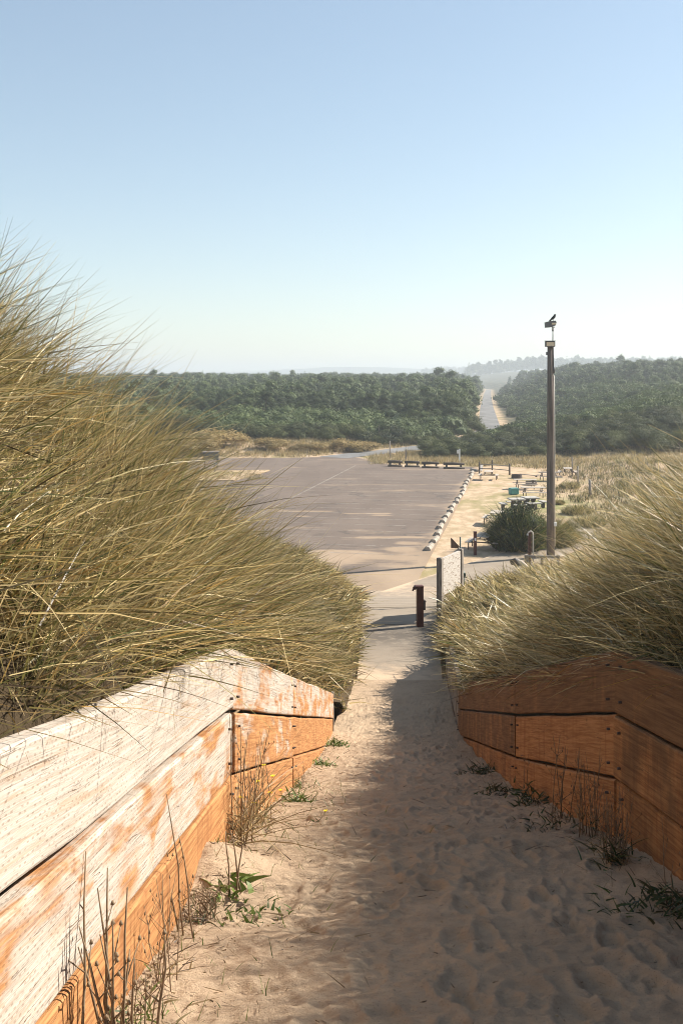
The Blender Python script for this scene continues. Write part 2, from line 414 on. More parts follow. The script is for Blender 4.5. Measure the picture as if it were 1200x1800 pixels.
# ------------------------------------------------------------------ setting
def make_ground():
    ys = np.concatenate([np.linspace(-300, 20, 8), np.linspace(24, 160, 120), np.linspace(163, 420, 80), np.linspace(440, 1200, 40), np.array([1500, 2200, 3500, 6500])])
    xs = np.concatenate([-np.geomspace(4000, 165, 12), np.linspace(-160, 240, 240), np.geomspace(250, 4000, 14)])
    X, Y = np.meshgrid(xs, ys); Z = G(X, Y)-.02
    Z = np.where(Y < 40, Z-.5, Z)
    # colour masks: g = forest floor, b = short green turf
    g = sstep(Y, 122, 140)*sstep(np.abs(X-road_x(Y)), 2.7, 4.2)
    b = np.exp(-((X-14.5)/4)**2-((Y-71)/5)**2)*1.0+np.exp(-((X-9)/2.5)**2-((Y-58)/3)**2)*.2
    col = np.stack([np.zeros_like(g), g, np.clip(b, 0, 1)], -1).reshape(-1, 3)
    o = link('ground', np_mesh('ground', np.stack([X, Y, Z], -1).reshape(-1, 3), grid_faces(len(ys), len(xs)), col, True), M['field'])
    tag(o, kind='structure')
make_ground()

def make_dunes():
    ys = np.concatenate([np.arange(-5, 12, .12), np.arange(12, 46.2, .3)])
    ds = np.concatenate([np.arange(0, 2, .08), np.arange(2, 5, .2), np.arange(5, 16.1, .6)])
    D, Y = np.meshgrid(ds, ys)
    off = np.where(Y < 14.6, .075, -.06)
    X = xL(Y)-off-D
    o = link('dune', np_mesh('dune', np.stack([X, Y, dune_left(D, Y)], -1).reshape(-1, 3), grid_faces(len(ys), len(ds)), None, True), M['dune'])
    tag(o, kind='structure')
    off = np.where(Y < 18.6, .075, -.06); X = xR(Y)+off+D
    o = link('dune', np_mesh('dune', np.stack([X, Y, dune_right(D, Y)], -1).reshape(-1, 3), grid_faces(len(ys), len(ds))[:, ::-1], None, True), M['dune'])
    tag(o, kind='structure')
make_dunes()

def sand_height(X, Y):
    """relief of the trodden sand, smooth part"""
    l = X-xL(Y); r = xR(Y)-X
    z = pathZ(Y)
    z = z+.025*np.exp(-l/.22)*(.6+fbm(Y*1.3, X*0+3, 3, 21)*1.4)+.06*np.exp(-r/.28)*(.6+fbm(Y*1.1, X*0+8, 3, 22)*1.4)
    z = z+.17*np.exp(-((Y-5.05)/.33)**2-((l-.06)/.22)**2)
    z = z+fbm(X*1.6, Y*1.1, 4, 31)*.07*sstep(l, 0, .3)
    return z
def make_sand():
    ys = [-3.0]
    while ys[-1] < 18.5:
        y = ys[-1]; ys.append(y+(.08 if y < 2 else max(.011, .0042*y-.002)))
    ys = np.array(ys); nc = 230; s = np.linspace(0, 1, nc)
    Sg, Y = np.meshgrid(s, ys); a = xL(Y)-.05; b = xR(Y)+.05; X = a+(b-a)*Sg
    Z = sand_height(X, Y)
    flat = 1-sstep(Y, 16.8, 18.3)
    Z = Z+(fbm(X*4, Y*5, 4, 41)*.04+fbm(X*11, Y*15, 4, 45)*.03+fbm(X*26, Y*38, 4, 47)*.02)*flat
    rip = np.sin((Y*1.0+X*.25+fbm(X*2, Y*2, 3, 50)*.5)*62)*.0035*sstep(fbm(X*1.1, Y*.8, 3, 51), -.02, .12)
    Z = Z+rip*flat
    rr = np.random.default_rng(3)
    for k in range(520):
        y = 2.2+(rr.random()**1.35)*14.3; t = rr.beta(1.6, 1.25)
        x = float(xL(y))+.12+(float(xR(y)-xL(y))-.2)*t
        an = rr.normal(0, .4); L = rr.uniform(.1, .16); W = rr.uniform(.045, .07); dep = rr.uniform(.006, .018)*(1 if t > .35 else .6)
        i0, i1 = np.searchsorted(ys, [y-.35, y+.35])
        if i1 <= i0: continue
        xx = X[i0:i1]-x; yy = Y[i0:i1]-y
        p = xx*math.cos(an)-yy*math.sin(an); q = xx*math.sin(an)+yy*math.cos(an)
        r = np.sqrt((p/W)**2+(q/L)**2)+fbm(xx*14+k, yy*14, 2, 60)*.35
        Z[i0:i1] += -dep*np.exp(-(r/.9)**8)+dep*.6*np.exp(-((r-1.25)/.24)**2)
    fall = sstep(Y, 18.12, 18.5)
    lv = sstep(Y, 16.8, 18.1); Z = Z*(1-lv)+(pathZ(Y)+.016)*lv; Z = Z*(1-fall)+(pathZ(Y)-.03)*fall
    o = link('sand_path', np_mesh('sand_path', np.stack([X, Y, Z], -1).reshape(-1, 3), grid_faces(len(ys), nc), None, True), M['sand'])
    tag(o, kind='structure')
make_sand()

def strip(name, mat, ys, xa, xb, zf, cols=None, nc=24, kind='structure', skirt=.12):
    t = np.linspace(0, 1, nc); T, Y = np.meshgrid(t, ys); A = np.broadcast_to(np.asarray(xa)[:, None], T.shape); B = np.broadcast_to(np.asarray(xb)[:, None], T.shape)
    X = A+(B-A)*T; Z = np.broadcast_to(np.asarray(zf)[:, None], T.shape).copy()
    Z[:, 0] -= skirt; Z[:, -1] -= skirt
    c = cols(X, Y) if cols else None
    o = link(name, np_mesh(name, np.stack([X, Y, Z], -1).reshape(-1, 3), grid_faces(len(ys), nc), c.reshape(-1, 3) if c is not None else None), mat)
    return tag(o, kind=kind)
ys = np.arange(18.2, 42.6, .15)
cR = tab([(18, 1.9), (22.5, 2.25), (24, 2.4), (26, 2.75), (40, 5.5), (43, 6.4)])
def ccol(X, Y):
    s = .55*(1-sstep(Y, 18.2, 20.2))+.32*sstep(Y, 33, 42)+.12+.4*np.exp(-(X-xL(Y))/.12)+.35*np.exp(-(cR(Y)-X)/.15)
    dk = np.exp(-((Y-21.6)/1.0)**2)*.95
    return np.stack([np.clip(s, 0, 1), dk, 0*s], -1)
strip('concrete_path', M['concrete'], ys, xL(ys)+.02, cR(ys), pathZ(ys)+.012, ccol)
# expansion joints of the path
jm = MB()
for y in (22.62, 24.75, 27.6, 31.5, 36):
    a, b = float(xL(y))+.04, float(cR(y))-.02; z = float(pathZ(y))
    dz = float(pathZ(y+.03)-pathZ(y-.03))/2*.5
    jm.add([(a, y-.016, z+.016-dz*0+max(0, -dz)), (b, y-.016, z+.016+max(0, -dz)), (b, y+.016, z+.016-max(0, -dz)*0), (a, y+.016, z+.016)], [(0, 1, 2, 3)])
tag(jm.build('path_joints', simple('joint_dirt', (.1, .08, .06), .9)), kind='structure')

# sidewalk that branches to the right
def sidewalk():
    c0 = np.array([2.6, 40.6]); c1 = np.array([16.5, 60.5]); n = 40
    d = (c1-c0)/np.linalg.norm(c1-c0); q = np.array([d[1], -d[0]])
    V = []; cl = []
    for i in range(n+1):
        c = c0+(c1-c0)*i/n
        for w in np.linspace(-1.5, 1.5, 13):
            p = c+q*w; V.append((p[0], p[1], .034)); e = 1.5-abs(w)
            cl.append((.12+.5*np.exp(-e/.2)+(.35 if i < 5 else 0), 0, 0))
    tag(link('sidewalk', np_mesh('sidewalk', np.array(V), grid_faces(n+1, 13), np.array(cl)), M['concrete']), kind='structure')
sidewalk()

ROW0 = np.array(onlot(753, 970)); ROW1 = np.array(onlot(832, 829.5))
rd = (ROW1-ROW0)/np.linalg.norm(ROW1-ROW0); rq = np.array([-rd[1], rd[0]])   # rq points left, across the stalls
def row_x(y): return ROW0[0]+(y-ROW0[1])*rd[0]/rd[1]
SAND_STREAKS = []
rs = np.random.default_rng(11)
def lot():
    xs = np.arange(-62, 15, .3); ys_ = np.arange(41.6, 117.2, .3)
    X, Y = np.meshgrid(xs, ys_); 
    right = np.minimum(row_x(Y)+.25, np.where(Y > 101.5, 6.3-(Y-101.5)*.35, 99))
    far = np.interp(X, [-62, -20, -6, 2, 3.5, 6], [113, 113, 112.5, 115.5, 115.5, 117])
    keep = (X < right+.3) & (Y < far+.3)
    X2 = np.minimum(X, right)
    e = right-X2
    s = .95*np.exp(-e/.55)+.17
    s = s+.66*(1-sstep(Y+fbm(X*.25, Y*.3, 4, 70)*14, 44, 51))
    s = s+.75*np.exp(-((Y-50.2-fbm(X*.3, Y*0, 3, 76)*3)/.9)**2)*(1-sstep(X, 4, 6))
    s = s+.3*sstep(fbm(X*.16+3, Y*.5, 4, 71), .08, .24)
    for (u0, u1, v, w) in ((462, 600, 899, .35), (590, 700, 903, .3), (665, 745, 967, .8), (555, 612, 995, .9), (640, 700, 906, .3), (500, 560, 908, .3), (620, 760, 945, .3), (680, 750, 955, .5)):
        x0, yy = onlot(u0, v); x1, _ = onlot(u1, v)
        s = s+.75*np.exp(-((Y-yy)/w)**2)*sstep(X, x0, x0+1)*(1-sstep(X, x1-1, x1))
    s = s+.5*np.exp(-np.abs(Y-far)/.7)
    Fs = grid_faces(len(ys_), len(xs)); k = keep.ravel(); Fs = Fs[k[Fs].all(1)]
    V = np.stack([X2, Y, np.full_like(X2, .018)], -1).reshape(-1, 3)
    tag(link('parking_lot', np_mesh('parking_lot', V, Fs, np.stack([np.clip(s, 0, 1)]*3, -1).reshape(-1, 3)), M['asphalt']), kind='structure')
lot()
NST = 19
stops = [ROW0+(ROW1-ROW0)*i/(NST-1) for i in range(NST)]
mk = MB()
def line_on(p, q, w=.11, z=.024):
    p = np.array(p); q = np.array(q); d = (q-p)/np.linalg.norm(q-p); n = np.array([-d[1], d[0]])*w/2
    L = np.linalg.norm(q-p); k = 0
    while k < L:                                        # worn paint: dashes of uneven length with gaps
        a = k; b = min(L, k+rs.uniform(.7, 2.6)); k = b+(rs.uniform(.05, .5) if rs.random() < .6 else 0)
        A = p+d*a; B = p+d*b
        ww = rs.uniform(.7, 1.05)
        mk.add([(*(A-n*ww), z), (*(A+n*ww), z), (*(B+n*ww), z), (*(B-n*ww), z)], [(0, 3, 2, 1)])
half = rd*np.linalg.norm(ROW1-ROW0)/(NST-1)/2
for s_ in stops: line_on(s_-half+rq*.35, s_-half+rq*12.2)
line_on(stops[0]+rq*12.3-half*6, stops[-1]+rq*12.3+half*4, .13)
tag(mk.build('road_markings', M['mark']), kind='structure')

# traffic island and sandy verge by the barriers
def flat_poly(name, pts, z, mat, thick=.12):
    n = len(pts); V = [(x, y, z) for x, y in pts]+[(x, y, z-thick) for x, y in pts]
    Fs = [tuple(range(n))]+[(i, n+i, n+(i+1) % n, (i+1) % n) for i in range(n)]
    mb = MB(); mb.add(V, Fs); return tag(mb.build(name, mat), kind='structure')
isl = [onlot(u, v) for u, v in ((474, 828), (430, 829), (368, 829), (300, 832), (300, 846), (368, 847), (411, 846), (440, 838))]
flat_poly('traffic_island', isl[::-1], .13, M['field'])
# access road
def road():
    pts = []
    P = np.array(ROADP); L = np.concatenate([[0], np.cumsum(np.linalg.norm(np.diff(P, axis=0), axis=1))])
    q = np.arange(0, L[-1], 3.0); X = np.interp(q, L, P[:, 0]); Y = np.interp(q, L, P[:, 1])
    k = 7; 
    for _ in range(2):
        X[3:-3] = np.convolve(X, np.ones(k)/k, 'valid'); Y[3:-3] = np.convolve(Y, np.ones(k)/k, 'valid')
    T = np.gradient(np.stack([X, Y], 1), axis=0); T /= np.linalg.norm(T, axis=1)[:, None]; N = np.stack([T[:, 1], -T[:, 0]], 1)
    V = []; C = []
    for w in np.linspace(-2.0, 2.0, 9):
        V.append(np.stack([X+N[:, 0]*w, Y+N[:, 1]*w, np.full(len(X), .032)], 1)); C.append(np.full((len(X), 3), .18+.25*math.exp(-(2.3-abs(w))/.25)))
    V = np.stack(V, 1).reshape(-1, 3); C = np.stack(C, 1).reshape(-1, 3)
    tag(link('road', np_mesh('road', V, grid_faces(len(X), 9), C), M['road']), kind='structure')
road()
def hills():
    us = np.array([-900, -400, 0, 290, 420, 480, 560, 620, 680, 740, 800, 900, 1050, 1300, 1700, 2300]); vs = np.array([655, 650, 656, 655, 653, 650, 645, 641.5, 645, 648, 651, 650, 652, 648, 652, 655])
    Y0 = 3400.0; u = np.linspace(-900, 2300, 240); v = np.interp(u, us, vs); v = np.convolve(np.pad(v, 6, mode='edge'), np.ones(13)/13, 'valid')
    zt = H+(HOR-v)/F*Y0+fbm(u*.03, u*0, 4, 80)*5; x = (u-600)/F*Y0
    rows = []
    for k, (dy, f) in enumerate(((-500, 0), (-330, .35), (-160, .75), (0, 1), (250, .8), (600, 0))):
        rows.append(np.stack([x*(1+0*dy), np.full_like(x, Y0+dy)+fbm(u*.02, u*0+k, 3, 81)*120, zt*f-2+fbm(u*.05, u*0+k*3, 3, 82)*10*(f > 0)*(f < 1)], 1))
    tag(link('hills', np_mesh('hills', np.stack(rows).reshape(-1, 3), grid_faces(6, len(u)), None, True), M['far_hill']), kind='structure')
hills()

# ------------------------------------------------------------------ retaining walls
def board(parent, p0, p1, z0, z1, h, thick, side, color, name='board', seed=0, curve=0.0, top_only=0):
    """p0, p1: front face line (x, y); z0, z1: top heights; side = +1 puts the thickness on the left of p0->p1"""
    p0 = np.array(p0, float); p1 = np.array(p1, float); L = np.linalg.norm(p1-p0); d = (p1-p0)/L; n = np.array([-d[1], d[0]])*side
    m = max(8, int(L/.12)); s = np.linspace(0, L, m+1)
    c = .012
    prof = [(0, c), (c*.4, c*.4), (c, 0), (thick-c, 0), (thick-c*.3, c*.3), (thick, c), (thick, h-c), (thick-c, h), (c, h), (c*.3, h-c*.3), (0, h-c)]
    V = []; UV = []
    for si in s:
        t = si/L; zt = z0+(z1-z0)*t+float(fbm(si*1.5, seed*3.1, 3, 90))*.016
        w = float(fbm(si*.8, seed*5.7, 2, 91))*.012
        for (a, b) in prof:
            q = p0+d*si+n*(a+w)
            bb = b+(float(fbm(si*2.2, seed*1.7+b, 3, 93))*.008 if b < h*.5 else float(fbm(si*1.3, seed*2.9, 3, 94))*.01)
            V.append((q[0], q[1], zt-bb)); UV.append((si, h-b+(a if b < h*.5 else -a)+seed*.73))
    k = len(prof); Fs = []
    for i in range(m):
        for j in range(k):
            Fs.append((i*k+j, i*k+(j+1) % k, (i+1)*k+(j+1) % k, (i+1)*k+j))
    me = bpy.data.meshes.new(name)
    allF = Fs+[tuple(range(k)), tuple(m*k+j for j in range(k-1, -1, -1))]
    me.from_pydata(V, [], allF); UV = np.array(UV, np.float32)
    l = me.uv_layers.new(name='UVMap'); idx = np.empty(len(me.loops), np.int32); me.loops.foreach_get('vertex_index', idx)
    l.data.foreach_set('uv', UV[idx].ravel())
    import bmesh
    bm = bmesh.new(); bm.from_mesh(me); bmesh.ops.recalc_face_normals(bm, faces=bm.faces); bm.to_mesh(me); bm.free()
    o = link(name, me, M['timber'], parent); o.color = (*color, 1)
    return o

BH = .372
def wall(label, xf, topf, segs, side, colors, origin):
    root = empty('retaining_wall', origin, 0, label, 'retaining wall')
    ox, oy, oz = origin
    sd = 0
    for si, (ya, yb) in enumerate(segs):
        for r in range(3):
            gap = [.0, .006, .012][r]
            za = H-float(topf(ya))-r*BH-gap; zb = H-float(topf(yb))-r*BH-gap
            if si == 0 and side > 0 and r > 0: za -= .05
            hh = BH-.012-(.012 if (si == 0 and r == 0 and side > 0) else 0)
            if r == 2: hh += .16
            ya_ = ya+.005; yb_ = yb-.004
            off = [0, .006, -.004][r]*(1 if si % 2 else -1)
            p0 = (float(xf(ya_))+off-ox, ya_-oy); p1 = (float(xf(yb_))+off-ox, yb_-oy)
            o = board(root, p0, p1, za-oz, zb-oz, hh, .085, side, colors[si][r], seed=sd+(50 if side < 0 else 0)); sd += 1
            for yb_q in ([yb-.12] if si == 0 else [ya+.12, yb-.12] if si in (1, 2 if len(segs) > 3 else 1) else [ya+.12]):
                for fq in (.22, .76):
                    tq = (yb_q-ya)/(yb-ya); mbq = MB(); xq = float(xf(yb_q))+off-ox; zq = za+(zb-za)*tq-fq*BH-oz
                    mbq.tube([(xq+side*.02, yb_q-oy, zq), (xq-side*.004, yb_q-oy, zq)], [.008, .0075], 8); mbq.build('bolt', M['rust'], root)
    return root
wl = wall('pale sun-bleached timber retaining wall on the sunlit left side of the sand path', xL, topL, [(.4, 5.92), (5.92, 9.3), (9.3, 14.6)], 1,
          [[(.9, .7, .1), (.54, .62, .22), (.24, .2, .3)], [(.54, .15, .25), (.42, .15, .2), (.14, .1, .15)], [(.5, 0, .25), (.08, 0, .15), (.05, 0, .2)]], (-.643, 5.92, 6.3))
wr = wall('orange-brown timber retaining wall standing in shade on the right of the sand path', xR, topR, [(.4, 5.8), (5.8, 8.9), (8.9, 14.5), (14.5, 18.6)], -1,
          [[(.12, .2, .76), (.1, .2, .6), (.05, .1, .5)], [(.14, .1, .72), (.05, .0, .3), (.03, .0, .34)], [(.3, .1, .72), (.3, .0, .66), (.1, 0, .5)], [(.6, 0, .62), (.6, 0, .6), (.5, 0, .6)]], (1.59, 5.8, 6.3))
def wall_post(root, x, y, ztop, zbot, w=.1):
    ox, oy, oz = root.location
    mb = MB(); mb.box((x-ox, y-oy, (ztop+zbot)/2-oz), (w, w, ztop-zbot), 0, .008); return mb.build('post', M['grey_wood'], root)
wall_post(wl, -.643-.15, 6.05, H-1.607+.09, 6)
wall_post(wl, -.135-.02, 14.72, H-4.66+.02, 3.4, .09)
# second-tier board behind the right wall, and its pegs
t2 = empty('timber_board', (2.05, 6.05, H-1.5), 0, 'short orange board end lying in the grass above the right wall corner', 'board')
b_ = board(t2, (0, 0), (1.5, -.35), .03, .12, .2, .07, 1, (.25, .3, .5), seed=81)

# low timber edging on the right of the concrete path
ed = empty('timber_edging', (2.07, 20.0, 3.5), 0, 'pale low timber edging half buried in grass on the right of the concrete path', 'edging')
pts = [(2.0, 18.75), (2.12, 21.0), (2.5, 23.4), (3.15, 26.5), (4.3, 32), (5.75, 39)]
for i in range(len(pts)-1):
    (xa, ya), (xb, yb) = pts[i], pts[i+1]
    board(ed, (xa-2.07, ya-20), (xb-2.07, yb-20-.02), float(pathZ(ya))+.24-3.5, float(pathZ(yb))+.24-3.5, .34, .14, -1, (.7, .1, .5), seed=100+i)
be = empty('timber_edging', (5.5, 40.2, .3), 0, 'dark square timber end at the foot of the right dune beside the sidewalk', 'edging')
mb = MB(); mb.prism([(-.16, 0), (.16, 0), (.17, .44), (-.15, .45)], (.02, 0, .02), (3.6, 5.1, -.22)); mb.build('beam', M['dark_wood'], be)
mb = MB(); mb.box((-.02, -.13, .2), (.2, .14, .52), .6, .015); mb.build('post', M['dark_wood'], be)

# ------------------------------------------------------------------ trees
def ico(sub=1):
    import bmesh
    bm = bmesh.new(); bmesh.ops.create_icosphere(bm, subdivisions=sub, radius=1)
    V = np.array([v.co[:] for v in bm.verts]); Fs = np.array([[v.index for v in f.verts] for f in bm.faces]); bm.free(); return V, Fs
ICO1 = ico(1); ICO2 = ico(2)
def leaves(rg, lumps, n, size, up=.3, shell=(.62, 1.12), flat=1.0):
    """leaf clumps as small bent quads scattered over the shells of lumps (cx, cy, cz, rx, rz)"""
    lumps = np.array(lumps, float); w = lumps[:, 3]**2; idx = rg.choice(len(lumps), n, p=w/w.sum())
    L = lumps[idx]
    d = rg.normal(size=(n, 3)); d[:, 2] = d[:, 2]+up; d /= np.linalg.norm(d, axis=1)[:, None]
    rad = rg.uniform(*shell, size=n)*(1+.4*rg.random(n)*(rg.random(n) < .22))
    c = L[:, :3]+d*np.stack([L[:, 3], L[:, 3], L[:, 4]], 1)*rad[:, None]
    nrm = d+rg.normal(size=(n, 3))*.42; nrm /= np.linalg.norm(nrm, axis=1)[:, None]
    t = np.cross(nrm, rg.normal(size=(n, 3))); t /= np.linalg.norm(t, axis=1)[:, None]; b = np.cross(nrm, t)
    s = size*rg.uniform(.55, 1.35, n)[:, None]
    q = np.stack([c-t*s-b*s*.25, c+b*s*-.55+nrm*s*.12, c+t*s+b*s*.15, c+b*s*.6], 1)
    lt = rg.normal(0, .2, len(lumps)); col = np.clip(.45+lt[idx]+rg.normal(0, .16, n), 0, 1)
    return q.reshape(-1, 3), np.arange(n*4).reshape(-1, 4), np.repeat(col, 4), c
def core(rg, lumps, f=.72):
    V = []; Fq = []; b = 0
    for (x, y, z, r, rz) in lumps:
        v = ICO1[0]*np.array([r, r, rz])*f*(1+rg.uniform(-.15, .15, (len(ICO1[0]), 1)))+np.array([x, y, z])
        V.append(v); Fq.append(ICO1[1]+b); b += len(v)
    return np.concatenate(V), np.concatenate(Fq)
def tree_shape(rg, kind, h):
    """lumps of a crown for a tree of height h"""
    if kind == 'pine':
        r = h*rg.uniform(.30, .42); lumps = []
        n = rg.integers(14, 20)
        for i in range(n):
            a = rg.uniform(0, 6.28); f = i/(n-1)
            z = h*(.38+.5*f); rr = r*(1.0-.75*f)*rg.uniform(.5, 1.0)
            s = r*rg.uniform(.26, .44)*(1.1-.4*f)
            lumps.append((math.cos(a)*rr, math.sin(a)*rr, z, s*1.1, s*.72))
        lumps.append((0, 0, h*.88, r*.38, h*.1))
        return lumps
    if kind == 'fir':
        lumps = []; n = 9
        for i in range(n):
            f = i/(n-1); z = h*(.2+.78*f); s = h*.17*(1-f)+h*.02
            for a in rg.uniform(0, 6.28, 1 if f > .8 else 3):
                lumps.append((math.cos(a)*s*.6, math.sin(a)*s*.6, z, s*.75+.05, s*.4+.12))
        return lumps
    if kind == 'shrub':
        r = h*rg.uniform(.7, 1.1); lumps = []
        for i in range(rg.integers(8, 13)):
            a = rg.uniform(0, 6.28); rr = r*math.sqrt(rg.random())
            s = h*rg.uniform(.22, .38); lumps.append((math.cos(a)*rr, math.sin(a)*rr, h*(.72-.4*(rr/r)**2)*rg.uniform(.75, 1.1), s*1.25, s*.8))
        return lumps
def crown_mesh(name, rg, kind, h, n, size):
    lumps = tree_shape(rg, kind, h)
    v, f, c, _ = leaves(rg, lumps, n, size)
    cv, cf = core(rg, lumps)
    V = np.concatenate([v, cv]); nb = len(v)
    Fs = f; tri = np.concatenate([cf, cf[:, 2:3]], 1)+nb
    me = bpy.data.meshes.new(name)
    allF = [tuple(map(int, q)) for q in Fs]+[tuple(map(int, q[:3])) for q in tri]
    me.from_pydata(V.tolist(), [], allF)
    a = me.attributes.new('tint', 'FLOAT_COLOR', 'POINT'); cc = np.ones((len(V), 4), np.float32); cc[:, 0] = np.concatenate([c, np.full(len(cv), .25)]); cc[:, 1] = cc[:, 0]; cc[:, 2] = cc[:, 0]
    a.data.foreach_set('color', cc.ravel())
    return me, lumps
def trunk_mesh(name, rg, h, lumps, r0):
    mb = MB(); bend = rg.uniform(-.04, .04, 2)*h
    mb.tube([(0, 0, -.3), (bend[0]*.4, bend[1]*.4, h*.3), (bend[0], bend[1], h*.6), (0, 0, h*.9)], [r0*1.25, r0, r0*.65, r0*.15], 7)
    for (x, y, z, r, rz) in lumps[:8]:
        mb.tube([(bend[0]*.6, bend[1]*.6, z*.62), (x*.55, y*.55, z*.85), (x, y, z)], [r0*.4, r0*.25, r0*.08], 5)
    return mb.mesh(name)
protos = {}
def proto(kind, count, h, n, size, mat, r0, seed):
    rg = np.random.default_rng(seed); L = []
    for i in range(count):
        cm, lumps = crown_mesh('crown', rg, kind, h, n, size); tm = trunk_mesh('trunk', rg, h, lumps, r0)
        cm.materials.append(M[mat]); tm.materials.append(M['bark']); L.append((cm, tm))
    return L
protos['pine'] = proto('pine', 6, 8.0, 9000, .105, 'pine', .17, 1)
protos['fir'] = proto('fir', 3, 9.0, 6000, .11, 'pine', .16, 2)
protos['scrub'] = proto('shrub', 5, 2.6, 6500, .072, 'scrub', .07, 3)
protos['golden'] = proto('shrub', 3, 2.0, 3000, .08, 'golden', .05, 4)
def plant(kind, name, x, y, z, h, href, rz, label, cat, group, rg):
    cm, tm = protos[kind][rg.integers(len(protos[kind]))]
    s = h/href
    root = empty(name, (x, y, z), rz, label, cat, group); root.scale = (s*rg.uniform(.9, 1.2), s*rg.uniform(.9, 1.2), s)
    if kind == 'golden': root.scale = (s*rg.uniform(1.4, 2.0), s*rg.uniform(1.2, 1.6), s*.9)
    for nm, me in (('trunk', tm), ('crown', cm)):
        o = bpy.data.objects.new(nm, me); COL.objects.link(o); o.parent = root
    return root

def wood_spots():
    """every tree position: (x, y, height, kind)"""
    rg = np.random.default_rng(21); out = []
    y = 131.0
    while y < 560:
        sp = 3.0+(y-131)*.0105
        x = -(y*.36+14); xmax = y*.37+12
        while x < xmax:
            xx = x+rg.uniform(-.42, .42)*sp; yy = y+rg.uniform(-.45, .45)*sp
            e = xx-float(road_x(yy))
            if e < 0:
                hh = np.interp(yy, [128, 140, 165, 200, 240, 350, 560], [2.2, 3.0, 4.6, 6.4, 7.6, 8.9, 9.8])
                ok = e < -3.6-max(0, min(1, (yy-200)/80))*1.4 and yy > 131+3*math.sin(xx*.2)
                if e > -12: hh = max(hh, min(8.5, 5+(yy-150)*.06)) if yy > 152 else hh
            else:
                hh = np.interp(yy+max(0, e-30)*.8, [150, 230, 290, 350, 560], [2.3, 3.2, 5.6, 8.6, 10])
                ok = e > 5.0+max(0, min(1, (yy-220)/80))*1.5 and (yy > 112)
            if e > 0: hh *= min(1, .34+e/55)
            if ok: out.append((xx, yy, hh*rg.uniform(.74, 1.14)*(1+.4*float(fbm(xx*.06, yy*.04, 3, 77)))*(1.18 if rg.random() < .04 else 1), 'fir' if (rg.random() < .08 and hh > 7) else ('pine' if hh > 4.2 else 'scrub')))
            x += sp
        y += sp*.95
    # the scrub mound to the right of the road, nearer the picnic ground
    y = 112.0
    while y < 150:
        x = 11.0
        while x < y*.37+10:
            xx = x+rg.uniform(-1, 1)*.9; yy = y+rg.uniform(-1, 1)*.9
            front = 112.5+1.5*math.sin(xx*.3)
            if yy > front and xx-float(road_x(yy)) > 3.6: out.append((xx, yy, rg.uniform(1.7, 2.9)*(1 if xx > 24 else .78), 'scrub'))
            x += 2.3
        y += 2.2
    return out
def forest():
    rg = np.random.default_rng(5)
    sp = wood_spots(); sp.sort(key=lambda s: s[1])
    inview = [s for s in sp if abs(s[0])/s[1] < .36]
    near_pine = [s for s in inview if s[3] in ('pine', 'fir')]; near_scrub = [s for s in inview if s[3] == 'scrub']
    ind = set(near_pine[:150]) | set(near_scrub[:200])
    for s in sp:
        if s not in ind: continue
        x, y, h, k = s; z = float(G(x, y)); e = x-float(road_x(y))
        if k == 'scrub':
            lab, g = (('low dark evergreen scrub bush in the thicket on the mound right of the access road', 'scrub bushes on the right mound') if e > 0 else
                      ('low dark evergreen scrub bush along the front of the wood left of the road', 'scrub bushes in front of the left wood'))
            plant('scrub', 'scrub_bush', x, y, z-.2, h, 2.6, rg.uniform(0, 6), lab, 'bush', g, rg)
        else:
            lab, g = (('dark green pine in the dense wood left of the access road', 'pines of the left wood') if e < 0 else
                      ('dark green pine in the hazy wood right of the access road', 'pines of the right wood'))
            plant(k, 'pine_tree', x, y, z-.2, h, 8.0 if k == 'pine' else 9.0, rg.uniform(0, 6), lab, 'tree', g, rg)
    # all the others, and the far ridges, as one mass
    rest = [s for s in sp if s not in ind]
    for k in range(420):                                   # tree-covered ridge to the right
        y = rg.uniform(1500, 1900); x = rg.uniform(.125*y, .37*y+30); rest.append((x, y, rg.uniform(14, 23), 'pine' if rg.random() < .7 else 'fir'))
    for k in range(240):
        y = rg.uniform(2400, 2800); x = rg.uniform(.08*y, .2*y+140); rest.append((x, y, rg.uniform(17, 27), 'fir' if rg.random() < .5 else 'pine'))
    for k in range(500):
        y = rg.uniform(560, 780); x = rg.uniform(-.37*y, .38*y)
        if abs(x-float(road_x(y))) > 15: rest.append((x, y, rg.uniform(9, 12.5), 'pine' if rg.random() < .85 else 'fir'))
    V = []; Fs = []; C = []; b = 0
    tv = []
    for (x, y, h, k) in rest:
        n = int(np.interp(y, [120, 250, 500, 1000, 1500], [1500, 1000, 420, 170, 130])); size = np.interp(y, [120, 250, 500, 1000, 1500], [.15, .21, .42, 1.2, 1.9])
        lumps = tree_shape(rg, 'shrub' if k == 'scrub' else k, h)
        v, f, c, _ = leaves(rg, lumps, n, size)
        cv, cf = core(rg, lumps)
        cf4 = np.concatenate([cf, cf[:, 2:3]], 1)
        off = np.array([x, y, float(G(x, y))-.2])
        t = rg.normal(0, .2)
        V.append(v+off); Fs.append(f+b); C.append(np.clip(c+t, 0, 1)); b += len(v)
        # core as quads made of triangle pairs is not possible, so give each triangle a midpoint vertex
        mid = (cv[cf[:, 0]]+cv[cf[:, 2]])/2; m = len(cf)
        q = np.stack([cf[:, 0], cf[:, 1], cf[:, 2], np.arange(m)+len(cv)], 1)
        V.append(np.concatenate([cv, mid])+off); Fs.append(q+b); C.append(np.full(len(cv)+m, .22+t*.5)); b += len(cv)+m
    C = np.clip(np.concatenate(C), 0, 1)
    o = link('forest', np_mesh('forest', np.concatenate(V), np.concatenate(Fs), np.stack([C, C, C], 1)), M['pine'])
    tag(o, 'dense hazy evergreen wood stretching away behind the car park', 'wood', kind='stuff')
forest()

rg = np.random.default_rng(77)
